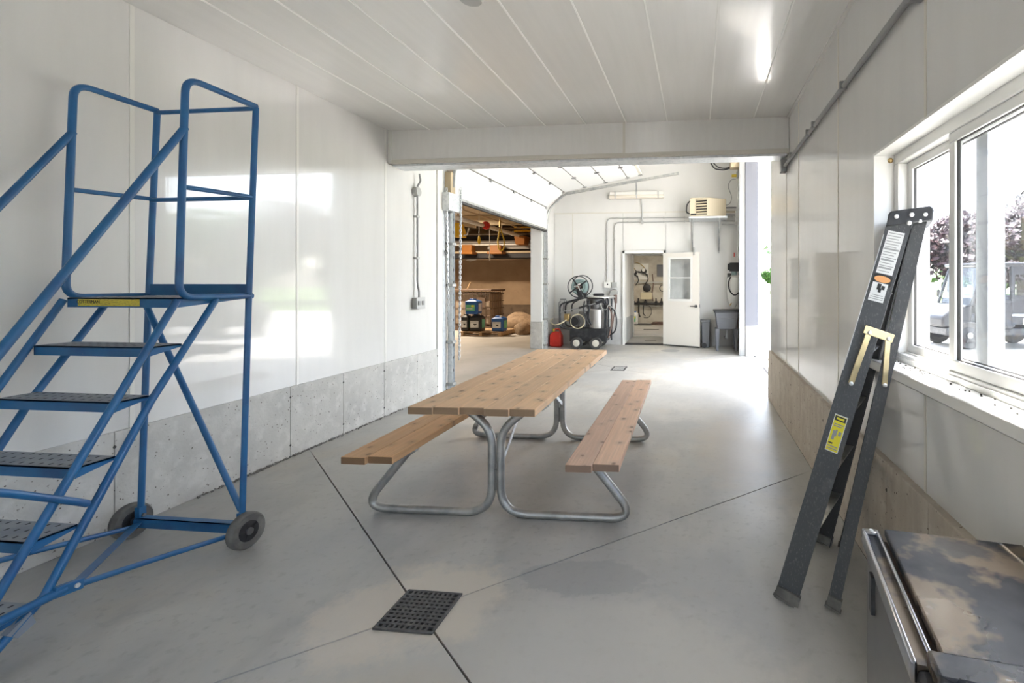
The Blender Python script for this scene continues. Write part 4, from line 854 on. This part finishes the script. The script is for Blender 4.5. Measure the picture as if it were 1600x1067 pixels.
pk('spray_gun', MB().bar((-2.20, yn-.03, 1.00), (-2.04, yn-.03, 1.06), .045, .06).bar((-2.07, yn-.03, 1.05), (-1.94, yn-.03, .93), .035, .04), 'black_plastic', bevel=.008)
for i, (x0, dx) in enumerate(((-2.40, .06), (-2.46, -.03), (-2.36, .02))):
    pk('engine_hose', MB().tube([(x0, yn+.02, 1.05), (x0+dx, yn, .88), (x0-dx, yn, .70), (x0+.05, yn+.03, .52)], .017, .1), 'black_plastic')
pk('outlet_hose', MB().tube([(-1.98, yn, 1.0), (-1.80, yn, .88), (-1.74, yn, .65), (-1.77, yn, .40), (-1.90, yn, .30)], .017, .12), 'black_plastic'); pk('outlet_hose', MB().tube([(-1.95, yn, .98), (-1.85, yn, .80), (-1.86, yn, .50), (-1.93, yn, .25)], .017, .12), 'cable_brown')
pk('trigger_wires', MB().tube([(-2.10, yn-.03, 1.0), (-2.05, yn-.05, .88), (-1.96, yn-.05, .86), (-1.92, yn-.05, .98), (-1.74, yn-.05, .84)], .008, .04), 'conduit_light')
rc = Vector((-2.62, yn+.18, 1.36))
reel = pk('hose_reel', MB().ring(rc+Vector((0, -.09, 0)), (0, 1, 0), .235, .011, 32, 8), 'black_steel')
kid(reel, 'rear_rim', MB().ring(rc+Vector((.03, .16, .02)), (0, 1, 0), .235, .011, 32, 8), 'black_steel')
for i in range(4): 
    a = R(35+i*90); kid(reel, 'spoke', MB().bar(rc+Vector((math.cos(a)*.04, -.09, math.sin(a)*.04)), rc+Vector((math.cos(a)*.235, -.09, math.sin(a)*.235)), .03, .012, (0, 1, 0)), 'black_steel')
for k in range(5): kid(reel, 'hose_coil', MB().ring(rc+Vector((.01, -.07+.045*k, 0)), (0, 1, 0), .150, .026, 28, 8), 'hose_green')
for k in range(3): kid(reel, 'hose_coil', MB().ring(rc+Vector((.01, -.06+.05*k, 0)), (0, 1, 0), .105, .025, 24, 8), 'hose_green')
kid(reel, 'axle', MB().cyl(rc+Vector((0, -.14, 0)), rc+Vector((0, .2, 0)), .045), 'cable_brown'); kid(reel, 'crank', MB().tube([rc+Vector((-.09, -.13, 0)), rc+Vector((0, -.14, .02)), rc+Vector((.05, -.14, -.08))], .013), 'conduit_light')
pk('reel_stand', MB().bar((-2.56, yn+.10, 1.08), (-2.62, yn+.10, 1.36), .10, .05, (0, 1, 0)), 'black_steel', bevel=.01)
pk('reel_latch', MB().box(-2.50, -2.43, yn+.06, yn+.14, 1.13, 1.22), 'black_steel')
tag(obj('garden_hose', MB().tube([(-2.86, 10.35, .64), (-2.96, 10.3, .56), (-3.12, 10.3, .52), (-3.22, 10.4, .56), (-3.30, 10.6, .60), (-3.34, 10.9, .62)], .013, .1), 'hose_tan'), 'tan hose looping from the pressure washer to the wall', 'hose')
GC = thing('gas_can', 'red plastic fuel can on the floor left of the pressure washer', 'fuel can', (-3.19, 10.75, 0))
kid(GC, 'body', MB().prism([(-3.33, 10.62, 0), (-3.06, 10.62, 0), (-3.06, 10.62, .26), (-3.13, 10.62, .34), (-3.27, 10.62, .34), (-3.33, 10.62, .26)], (0, .2, 0)), 'red_plastic', bevel=.03, seg=3)
kid(GC, 'carry_handle', MB().tube([(-3.25, 10.72, .32), (-3.23, 10.72, .395), (-3.13, 10.72, .395), (-3.09, 10.72, .30)], .018, .03), 'red_plastic'); kid(GC, 'spout', MB().cyl((-3.25, 10.72, .34), (-3.26, 10.71, .40), .025), 'yellow_plastic')
kid(GC, 'embossed_rib', MB().bar((-3.31, 10.613, .05), (-3.09, 10.613, .25), .02, .012, (0, 1, 0)).bar((-3.09, 10.613, .05), (-3.31, 10.613, .25), .02, .012, (0, 1, 0)), 'red_plastic', bevel=.003)
HK = thing('hanging_wand', 'thin steel wand hanging from a hook near the red fuel can', 'wand', (-3.25, 11.1, .4))
kid(HK, 'shaft', MB().tube([(-3.22, 11.14, 1.02), (-3.26, 11.13, .98), (-3.25, 11.12, .36), (-3.20, 11.1, .30)], .012, .04), 'conduit_grey'); kid(HK, 'hook', MB().tube([(-3.10, 11.19, 1.06), (-3.24, 11.16, 1.06)], .012), 'steel_dark'); kid(HK, 'trigger_loop', MB().tube([(-3.13, 11.15, 1.03), (-3.16, 11.14, .80), (-3.10, 11.14, .72), (-3.08, 11.15, 1.03)], .012, .03), 'steel_dark'); kid(HK, 'valve', MB().blob((-3.14, 11.12, .44), (.06, .04, .06)), 'conduit_grey')

# ================================================================== STORE ROOM
def added_lamp(loc, label, L, power, col, axis='X'):  # unseen fixture with an area light, added to brighten a dark room
    t = thing('added_strip_light', label, 'light fixture', loc)
    x, y, z = loc; hx_, hy_ = (L/2, .07) if axis == 'X' else (.07, L/2)
    kid(t, 'housing', MB().box(x-hx_, x+hx_, y-hy_, y+hy_, z, z+.06), 'frame_white')
    kid(t, 'tube', MB().cyl((x-hx_+.05, y, z-.03), (x+hx_-.05, y, z-.03), .018) if axis == 'X' else MB().cyl((x, y-hy_+.05, z-.03), (x, y+hy_-.05, z-.03), .018), 'fluoro_lens')
    ld = bpy.data.lights.new('fill_light', 'AREA'); ld.shape = 'RECTANGLE'; ld.size = hx_*2; ld.size_y = hy_*2; ld.energy = power; ld.color = col
    lo = bpy.data.objects.new('fill_light', ld); COL.objects.link(lo); lo.parent = t; lo.matrix_parent_inverse = wm(t).inverted(); lo.location = (x, y, z-.06)
added_lamp((-7.5, 13.2, 3.40), 'unseen strip light added to brighten the store room', 1.2, 46, (1, .82, .62))
added_lamp((-6.0, 9.0, 3.40), 'unseen strip light added inside the overhead door to brighten the store', 1.2, 3, (1, .85, .66))
PL = thing('wooden_pallet', 'pale wooden pallet carrying chemical jugs in the store room', 'pallet', (-5.85, 13.0, 0))
for i in range(6): kid(PL, 'deck_slat', MB().box(-6.42, -5.25, 12.5+i*.18, 12.62+i*.18, .105, .125), 'pallet_wood')
for x in (-6.37, -5.84, -5.30): kid(PL, 'stringer', MB().box(x-.045, x+.045, 12.5, 13.5, .02, .105), 'pallet_wood')
for i in range(3): kid(PL, 'base_slat', MB().box(-6.42, -5.25, 12.5+i*.44, 12.62+i*.44, 0, .02), 'pallet_wood')
def jug(name, label, x, y, z, wx, wy, h, m, lab, cap='black_plastic', group=None, sideway=None):
    t = thing(name, label, 'jug', (x, y, z))
    b = frustum(x-wx/2, x+wx/2, y-wy/2, y+wy/2, z, z+h*.86, .96); kid(t, 'body', b, m, bevel=.03, seg=3)
    kid(t, 'shoulder', frustum(x-wx*.3, x+wx*.3, y-wy*.3, y+wy*.3, z+h*.84, z+h*.93, 1.5), m, bevel=.02)
    kid(t, 'cap', MB().cyl((x+wx*.2, y-wy*.2, z+h*.88), (x+wx*.2, y-wy*.2, z+h), .035), cap)
    kid(t, 'carry_handle', MB().tube([(x-wx*.3, y, z+h*.88), (x-wx*.3, y, z+h*.97), (x+wx*.05, y, z+h*.97), (x+wx*.05, y, z+h*.88)], .016, .02), m)
    yb = y-wy/2-.001; l = kid(t, 'label_sheet', MB().box(x-wx*.40, x+wx*.28, yb-.003, yb+.004, z+h*.22, z+h*.62), lab)
    if lab == 'white_print':
        cx = x-wx*.02; kid(l, 'hazard_mark', MB().prism([(cx-wx*.15, yb-.004, z+h*.45), (cx+wx*.20, yb-.004, z+h*.45), (cx+wx*.02, yb-.004, z+h*.33)], (0, -.002, 0)), 'black_print')
        for k in range(2): kid(l, 'print_line', MB().box(x-wx*.36, x+wx*.24, yb-.006, yb-.003, z+h*(.52+k*.05), z+h*(.535+k*.05)), 'grey_print')
    else:
        kid(l, 'print_patch', MB().box(x+wx*.02, x+wx*.22, yb-.006, yb-.003, z+h*.48, z+h*.60), 'yellow_sticker')
        kid(l, 'print_line', MB().box(x-wx*.36, x+wx*.10, yb-.006, yb-.003, z+h*.34, z+h*.40), 'white_print')
    kid(t, 'side_label', MB().box(x+wx/2-.004, x+wx/2+.001, y-wy*.3, y+wy*.3, z+h*.2, z+h*.7), 'white_print' if lab != 'white_print' else 'label_green')
jug('chemical_drum', 'narrow black chemical drum at the left end of the pallet', -6.33, 12.72, .125, .22, .26, .46, 'black_plastic', 'white_print')
jug('chemical_drum', 'wide black chemical drum in the middle of the pallet', -6.02, 12.72, .125, .34, .30, .46, 'black_plastic', 'white_print')
jug('chemical_jug', 'blue jug with a green label stacked on the black drums', -6.14, 12.74, .585, .37, .30, .42, 'jug_blue', 'label_green', 'jug_blue')
jug('chemical_jug', 'blue jug with a hazard label alone on the right of the pallet', -5.40, 12.74, .125, .34, .30, .42, 'jug_blue', 'white_print', 'pvc_white')
IB = thing('caged_tank', 'brown bulk liquid tank in a wire cage behind the jugs', 'tank', (-6.85, 14.5, 0))
kid(IB, 'tank', MB().box(-7.40, -6.24, 14.03, 14.95, .16, 1.15), 'tank_plastic', bevel=.06, seg=3)
kid(IB, 'lid', MB().box(-7.5, -6.16, 13.93, 15.0, 1.19, 1.25), 'cage_steel', bevel=.01); kid(IB, 'base', MB().box(-7.48, -6.18, 13.95, 14.98, 0, .14), 'cage_steel')
for i in range(10): kid(IB, 'cage_wire', MB().tube([(-7.44+i*.137, 13.95, .14), (-7.44+i*.137, 13.95, 1.20)], .010, n=6), 'cage_steel')
for i in range(5): kid(IB, 'cage_wire', MB().tube([(-7.46, 13.96, .22+i*.22), (-6.19, 13.96, .22+i*.22), (-6.19, 14.95, .22+i*.22)], .010, n=6), 'cage_steel')
for i in range(6): kid(IB, 'cage_wire', MB().tube([(-6.19, 14.1+i*.15, .14), (-6.19, 14.1+i*.15, 1.20)], .010, n=6), 'cage_steel')
kid(IB, 'valve', MB().cyl((-6.55, 13.9, .30), (-6.55, 13.98, .30), .09), 'black_plastic'); kid(IB, 'label_plate', MB().box(-6.62, -6.36, 13.93, 13.945, .70, 1.0), 'cage_steel')
tag(obj('stick', MB().cyl((-7.15, 14.4, 1.25), (-7.05, 14.4, 1.45), .015), 'pallet_wood'), 'short stick standing on the caged tank', 'stick')
rg = random.Random(5)
tp = MB()
def lump(c, rad, seed, n=20, m=12):
    r_ = random.Random(seed); b = MB().blob(c, rad, n, m); ph = [r_.uniform(0, 6) for _ in range(6)]
    b.v = [(x+.05*math.sin(9*z+ph[0])+.03*math.sin(17*y+ph[1]), y+.04*math.sin(11*x+ph[2]), max(.003, z+.05*math.sin(8*x+ph[3])+.03*math.sin(15*y+ph[4]))) for x, y, z in b.v]; return b
tag(obj('tarp_heap', lump((-5.25, 14.3, .18), (.62, .5, .34), 1), 'tarp'), 'crumpled brown tarp heaped behind the pallet', 'tarp')
tag(obj('scrap_bundle', lump((-4.90, 13.2, .10), (.26, .28, .24), 4), 'tarp'), 'small bundle of orange-brown scrap at the pallet corner', 'bundle')
tag(obj('soil_pile', lump((-5.15, 15.9, .08), (.55, .6, .40), 9), 'tarp'), 'low brown pile beside the concrete door pier', 'pile')
# overhead plant in the store room
PP = thing('overhead_pipe', 'white plastic pipe with a red valve under the store ceiling', 'pipe', (-5.8, 13.5, 3))
kid(PP, 'pipe', MB().cyl((-5.66, 8.5, 3.0), (-5.86, 15.7, 3.0), .055, n=14), 'pvc_white')
vv = kid(PP, 'valve_wheel', MB().ring((-5.70, 12.55, 3.0), (.4, -1, 0), .085, .028, 18, 8), 'red_plastic'); kid(vv, 'valve_body', MB().cyl((-5.72, 12.5, 3.0), (-5.74, 12.7, 3.0), .085), 'red_plastic')
for y in (10.6, 13.3, 14.8): kid(PP, 'coupling', MB().cyl((-5.72-.028*(y-10.6), y-.05, 3.0), (-5.722-.028*(y-10.6), y+.05, 3.0), .064, n=14), 'pvc_white')
for y in (11.4, 13.9): kid(PP, 'hanger', MB().cyl((-5.74-.028*(y-11), y, 3.05), (-5.74-.028*(y-11), y, 3.5), .008, n=6), 'beam_tan')
tag(obj('overhead_pipe', MB().cyl((-5.75, 8.5, 3.25), (-5.75, 17.9, 3.22), .02, n=8), 'beam_tan'), 'thin tan pipe running above the white one', 'pipe')
CV = thing('conveyor_line', 'grading conveyor with orange hoppers high across the store room', 'conveyor', (-8, 16.4, 2.3))
kid(CV, 'lower_deck', MB().box(-12, -4.0, 15.9, 17.0, 2.30, 2.44), 'dark_machine'); kid(CV, 'lower_rail', MB().box(-12, -4.0, 15.86, 15.9, 2.46, 2.52), 'beam_tan'); kid(CV, 'middle_rail', MB().box(-12, -5.5, 15.84, 15.9, 2.72, 2.77), 'pvc_white')
kid(CV, 'belt', MB().box(-12, -4.2, 15.95, 16.9, 2.80, 2.90), 'beam_grey'); kid(CV, 'upper_deck', MB().box(-12, -5.6, 16.0, 16.9, 2.90, 3.06), 'dark_machine'); kid(CV, 'upper_rail', MB().box(-12, -4.2, 15.9, 15.95, 3.08, 3.12), 'beam_grey')
kid(CV, 'upper_belt', MB().box(-7.2, -4.4, 15.98, 16.8, 2.60, 2.74), 'beam_grey')
for x, z, wz, wx in ((-7.75, 2.53, .20, .30), (-6.75, 2.53, .18, .34), (-8.8, 2.55, .22, .34)):
    kid(CV, 'hopper', frustum(x-wx*.6, x+wx*.6, 15.55, 15.84, z-.10, z+wz, 1.0), 'orange_steel', bevel=.03)
    kid(CV, 'hopper_lip', MB().box(x-wx*.75, x+wx*.75, 15.5, 15.85, z-.12, z-.04), 'orange_steel', bevel=.01)
kid(CV, 'hopper', frustum(-6.0, -5.62, 15.3, 15.8, 2.70, 2.98, .8), 'orange_steel', bevel=.02); kid(CV, 'drive_box', MB().box(-5.45, -4.75, 15.5, 16.0, 2.62, 2.95), 'jug_blue', bevel=.02)
for z in (3.17, 3.30): kid(CV, 'yellow_rail', MB().cyl((-6.1, 15.6, z), (-4.6, 15.4, z-.02), .025, n=8), 'yellow_steel')
kid(CV, 'support_rail', MB().cyl((-5.3, 15.3, 2.55), (-4.3, 15.3, 2.58), .035, n=8), 'yellow_steel')
for x in (-11, -4.15): kid(CV, 'support_post', MB().box(x-.05, x+.05, 16.8, 16.9, 0, 3.5), 'beam_grey')
tag(obj('crossbeam', MB().box(-12.9, -3.7, 14.0, 14.2, 3.2, 3.48), 'beam_tan'), 'broad tan beam across the store ceiling', 'beam')
tag(obj('crossbeam', MB().box(-12.9, -3.7, 16.9, 17.4, 3.10, 3.40), 'beam_tan'), 'far tan beam above the conveyor', 'beam')
YH = thing('chain_hoist', 'yellow hoist block hanging near the door track', 'hoist', (-6.06, 11.9, 2.7))
kid(YH, 'block', MB().prism([(-6.24, 11.8, 2.62), (-6.00, 11.8, 2.62), (-6.00, 11.8, 2.72), (-6.08, 11.8, 2.98), (-6.24, 11.8, 3.0)], (0, .25, 0)), 'yellow_steel', bevel=.02); kid(YH, 'hook_arm', MB().tube([(-5.98, 11.85, 2.66), (-5.89, 11.85, 2.68), (-5.84, 11.85, 2.86)], .018, .04), 'pvc_white'); kid(YH, 'beam_hanger', MB().cyl((-6.16, 11.9, 2.98), (-6.16, 11.9, 3.5), .02), 'beam_tan'); kid(YH, 'jib', MB().bar((-6.36, 12.05, 3.03), (-5.81, 12.2, 2.95), .1, .12), 'beam_tan')
for nm, lb_, x, y, z0, z1, r_, m, cat in (('rope', 'white pull cord hanging below the red valve', -5.62, 12.6, 2.15, 2.95, .010, 'pvc_white', 'cord'),):
    tag(obj(nm, MB().tube([(x, y, z1), (x, y, z0)], r_, n=6).lathe([(.012, z0-.1), (.028, z0-.02), (.012, z0+.05)], (x, y, 0), (0, 0, 1), 8), m), lb_, cat)
YP = thing('pendant_pull', 'yellow pull handle on a cord left of the red valve', 'pull handle', (-5.92, 12.6, 2.6)); kid(YP, 'cord', MB().cyl((-5.92, 12.6, 2.70), (-5.92, 12.6, 3.5), .007, n=6), 'pvc_white'); kid(YP, 'grip', MB().lathe([(.01, 2.48), (.045, 2.56), (.035, 2.68), (.01, 2.74)], (-5.92, 12.6, 0), (0, 0, 1), 8), 'yellow_plastic')
HL = thing('hanging_hose', 'loop of yellow hose hanging from the store ceiling', 'hose', (-5.4, 12.9, 2.5)); kid(HL, 'loop', MB().tube([(-5.46, 12.9, 2.95), (-5.52, 12.9, 2.6), (-5.49, 12.9, 2.38), (-5.42, 12.9, 2.33), (-5.34, 12.9, 2.40), (-5.33, 12.9, 2.62), (-5.43, 12.9, 2.92)], .017, .06), 'yellow_plastic'); kid(HL, 'fitting', MB().cyl((-5.45, 12.9, 2.93), (-5.45, 12.9, 3.18), .025), 'brass'); kid(HL, 'ceiling_drop', MB().cyl((-5.45, 12.9, 3.15), (-5.45, 12.9, 3.5), .012), 'beam_tan')
tag(obj('wall_patch', MB().prism([(-9.0, 17.99, 2.30), (-8.8, 17.99, 2.27), (-8.55, 17.99, 2.33), (-8.6, 17.99, 2.42), (-8.85, 17.99, 2.40)], (0, -.01, 0)), 'pvc_white'), 'pale torn patch on the brown store wall', 'wall patch')

# ================================================================== CHEMICAL ROOM
added_lamp((-1.6, 15.2, 2.48), 'unseen strip light added to brighten the chemical room', .9, 4, (1, .9, .74))  # added fill for the chemical room, fixture out of view
MF = thing('pipe_manifold', 'black pipe manifold with valves along the chemical room wall', 'manifold', (-1.8, 16.9, .7))
kid(MF, 'main_pipe', MB().cyl((-2.45, 16.9, .71), (-1.05, 16.9, .71), .04), 'black_plastic'); kid(MF, 'lower_pipe', MB().cyl((-2.45, 16.9, .62), (-1.05, 16.9, .62), .018), 'conduit_light')
for x in (-2.25, -2.08, -1.82, -1.45, -1.26): kid(MF, 'valve', MB().box(x-.05, x+.05, 16.84, 16.96, .66, .80).cyl((x, 16.9, .8), (x, 16.9, .90), .02), 'black_plastic', bevel=.01)
kid(MF, 'drop_hose', MB().tube([(-2.05, 16.85, .68), (-2.05, 16.85, .35), (-2.0, 16.8, .25)], .025, .05), 'black_plastic'); kid(MF, 'loop_hose', MB().tube([(-1.80, 16.85, .66), (-1.65, 16.85, .62), (-1.58, 16.85, .40), (-1.72, 16.85, .20), (-1.88, 16.85, .22)], .010, .12), 'black_plastic'); kid(MF, 'loop_hose', MB().tube([(-1.88, 16.85, .66), (-1.90, 16.85, .36), (-1.82, 16.85, .28)], .014, .06), 'black_plastic')
for nm, lab, x, z in (('dosing_pump', 'larger dosing pump cluster high on the chemical room wall', -1.88, 1.85), ('dosing_pump', 'smaller dosing pump cluster beside the inner door frame', -2.22, 1.80)):
    t = thing(nm, lab, 'pump', (x, 16.9, z)); kid(t, 'motor', MB().cyl((x, 16.96, z), (x, 16.8, z), .10), 'black_plastic'); kid(t, 'face', MB().cyl((x, 16.8, z+.04), (x, 16.78, z+.04), .06), 'jug_white'); kid(t, 'arm', MB().tube([(x-.22, 16.85, z-.02), (x, 16.82, z-.05), (x+.14, 16.85, z-.16)], .025, .05), 'black_plastic'); kid(t, 'tube', MB().tube([(x+.05, 16.88, z+.1), (x-.1, 16.88, z+.25), (x-.3, 16.88, z+.32)], .012, .08), 'brass'); kid(t, 'tail', MB().tube([(x+.12, 16.86, z-.1), (x+.16, 16.86, z-.3), (x+.05, 16.86, z-.45)], .016, .06), 'black_plastic')
tag(obj('wall_shelf', MB().box(-2.5, -1.2, 16.88, 16.995, 1.44, 1.48), 'conduit_light'), 'thin grey rail across the chemical room wall', 'rail')
tag(obj('backing_board', MB().box(-2.4, -1.72, 16.965, 16.995, 1.55, 2.12), 'tank_plastic' if False else 'trim_white'), 'pale board behind the dosing pumps', 'board')
tag(obj('brown_box', MB().box(-2.0, -1.58, 16.85, 16.995, .86, 1.10), 'hose_tan', bevel=.01), 'tan control box above the manifold', 'control box')
tag(obj('gauge', MB().lathe([(.14, 0), (.14, .04), (.10, .06)], (-1.78, 16.99, 1.26), (0, -1, 0), 20), 'black_plastic'), 'black oval gauge above the tan control box', 'gauge')
tag(obj('breaker_panel', MB().box(-1.42, -1.10, 16.9, 16.995, 1.66, 2.08), 'charcoal_plastic', bevel=.01), 'dark breaker panel high at the right of the chemical room', 'breaker panel')
tag(obj('hanging_lead', MB().tube([(-1.58, 16.9, 1.75), (-1.54, 16.9, 1.4), (-1.60, 16.9, 1.1), (-1.56, 16.9, .8)], .020, .1), 'cable_brown'), 'brown lead hanging down the chemical room wall', 'cable')
tag(obj('hose_hoop', MB().ring((-1.22, 16.98, 1.25), (0, 1, 0), .11, .014, 20, 6), 'black_plastic'), 'black hose hoop hanging at the right of the chemical room', 'hose')
jug('chemical_jug', 'white jug on the floor of the chemical room', -2.18, 16.5, .012, .28, .28, .46, 'jug_white', 'label_green', 'jug_blue')
tag(obj('floor_mat', MB().box(-2.2, -1.55, 16.2, 16.55, .012, .035), 'black_plastic'), 'black mat under the chemical room jug', 'mat')
tag(obj('coiled_hose', MB().ring((-1.35, 16.5, .04), (0, 0, 1), .22, .02, 24, 6).ring((-1.35, 16.5, .08), (0, 0, 1), .18, .02, 24, 6), 'cable_brown'), 'reddish hose coiled on the chemical room floor', 'hose')
tag(obj('floor_slot', MB().box(-1.65, -1.18, 14.7, 14.82, .012, .018), 'joint_dark'), 'narrow dark slot drain in the chemical room floor', 'slot drain')
tag(obj('floor_slot', MB().box(-1.30, -1.02, 11.85, 11.93, .012, .018), 'joint_grey'), 'small grey slot drain in the vestibule floor', 'slot drain')

# ================================================================== OUTDOORS
UV = thing('utility_vehicle', 'black utility buggy with cab and cargo bed parked outside the window', 'utility vehicle', (0, 0, 0))
def uk(name, mb, m, **k): return kid(UV, name, mb, m, **k)
uk('chassis', MB().box(-1.30, 1.35, -.62, .62, .30, .48), 'black_steel', bevel=.03)
uk('hood', MB().prism([(-1.38, -.60, .48), (-.72, -.60, .48), (-.72, -.60, 1.0), (-1.15, -.60, .92), (-1.38, -.60, .70)], (0, 1.2, 0)), 'black_plastic', bevel=.05)
uk('door_panel', MB().box(-.70, .12, -.66, -.61, .45, 1.12), 'black_plastic', bevel=.03); uk('door_panel', MB().box(-.70, .12, .61, .66, .45, 1.12), 'black_plastic', bevel=.03)
uk('seat', MB().box(-.25, .25, -.55, .55, .48, .72).box(.10, .28, -.55, .55, .72, 1.20), 'charcoal_plastic', bevel=.04)
for y in (-.64, .64):
    uk('roll_bar', MB().tube([(-.78, y, .98), (-.50, y, 1.84), (.55, y, 1.88), (.82, y, 1.84), (.82, y, .55)], .035, .12), 'black_steel'); uk('roll_bar', MB().tube([(.08, y, 1.86), (.10, y, .55)], .035), 'black_steel')
uk('roof', MB().box(-.60, .90, -.72, .72, 1.86, 1.93), 'black_plastic', bevel=.03)
uk('windshield', MB().prism([(-.76, -.60, 1.0), (-.52, -.60, 1.82), (-.51, -.60, 1.82), (-.75, -.60, 1.0)], (0, 1.2, 0)), 'vehicle_glass')
for y in (-.64, .63):
    uk('side_panel', MB().box(.12, .80, y, y+.012, .60, 1.20).box(.12, .80, y, y+.012, 1.66, 1.86).box(.12, .17, y, y+.012, 1.20, 1.66).box(.74, .80, y, y+.012, 1.20, 1.66), 'black_plastic'); uk('side_window', MB().box(.17, .74, y+.003, y+.008, 1.20, 1.66), 'vehicle_glass')
uk('mirror', MB().blob((-.70, -.78, 1.22), (.05, .03, .10)), 'black_plastic'); uk('mirror', MB().blob((-.70, .78, 1.22), (.05, .03, .10)), 'black_plastic')
uk('cargo_bed', MB().box(.10, 1.45, -.66, .66, .55, .74), 'black_steel', bevel=.02); uk('bed_rim', MB().box(.08, 1.47, -.68, .68, .74, .79), 'galv_light', bevel=.01)
uk('bed_side', MB().box(.84, 1.46, -.67, -.62, .79, 1.0).box(.84, 1.46, .62, .67, .79, 1.0), 'black_plastic'); uk('number_plate', MB().box(.32, .60, -.675, -.66, .56, .69), 'white_print')
for x in (-.85, .95):
    for y in (-.58, .58): wheel(UV, (x, y, .32), (0, -1 if y < 0 else 1, 0), .32, .24, 'rubber', 'hub_black')
UV.location = (6.75, 12.1, -.03); UV.rotation_euler = (0, 0, R(4))
def tree(label, x, y, rx, rz, zc, m, n, size, seed, group='trees beyond the yard'):
    r_ = random.Random(seed); t = thing('tree', label, 'tree', (x, y, 0), group)
    kid(t, 'trunk', MB().tube([(x, y, -.05), (x+.1, y, zc*.5), (x, y, zc+rz*.3)], rx*.06, n=8), 'bark')
    for k in range(6):
        a = k*1.05; kid(t, 'branch', MB().tube([(x, y, zc*.55), (x+math.cos(a)*rx*.3, y+math.sin(a)*rx*.3, zc), (x+math.cos(a)*rx*.55, y+math.sin(a)*rx*.55, zc+rz*.4)], rx*.025, n=6), 'bark')
    v = MB(); blobs = [(r_.gauss(0, .42), r_.gauss(0, .42), r_.uniform(-.6, .75), r_.uniform(.26, .42)) for _ in range(26)]
    for i in range(n):
        bx_, by_, bz_, br = blobs[i % len(blobs)]
        d = Vector((r_.gauss(0, 1), r_.gauss(0, 1), r_.gauss(0, 1))).normalized()*br*r_.uniform(.6, 1.05)
        p = Vector((x+(bx_+d.x)*rx, y+(by_+d.y)*rx, zc+(bz_+d.z)*rz))
        if p.z < .05: continue
        u = Vector((r_.gauss(0, 1), r_.gauss(0, 1), r_.gauss(0, 1))).normalized(); w_ = u.orthogonal().normalized()
        s = size*r_.uniform(.6, 1.3); v.add([p-u*s, p+w_*s*.6, p+u*s, p-w_*s*.6], [(0, 1, 2, 3)])
    kid(t, 'foliage', v, m, kind='stuff', smooth=False)
tree('big purple-leaved tree right of the window mullion', 21.0, 34.0, 5.2, 3.0, 4.2, 'leaf_purple', 9000, .22, 1)
tree('smaller purple-leaved tree left of the window mullion', 14.6, 30.0, 2.9, 2.2, 3.2, 'leaf_purple', 6000, .2, 2)
tree('green tree far across the yard seen through the drive-through opening', 8.75, 60.0, .9, .8, 2.2, 'leaf_green', 4000, .25, 3)
for i, (x, y, rx, rz, zc) in enumerate(((34, 60, 9, 4, 4), (52, 55, 9, 5, 5), (66, 38, 8, 5, 5), (60, 12, 8, 4.5, 4.5), (55, -8, 8, 4, 4), (20, 78, 9, 4.5, 4.5))):
    tree('green tree in the distant row, %s' % ('behind the purple trees', 'far right of the purple trees', 'right of the lawn', 'east of the yard', 'south-east of the yard', 'far north beyond the shed')[i], x, y, rx, rz, zc, 'leaf_green', 3500, .5, 20+i)
SH = thing('shed', 'low pale shed far across the yard past the door post', 'shed', (7, 66, 0))
kid(SH, 'wall', MB().box(3.5, 14, 66, 72, 0, 2.0), 'frame_white'); kid(SH, 'roof', MB().prism([(3.2, 65.6, 2.0), (3.2, 72.4, 2.0), (3.2, 69, 3.4)], (11.2, 0, 0)), 'conduit_light')
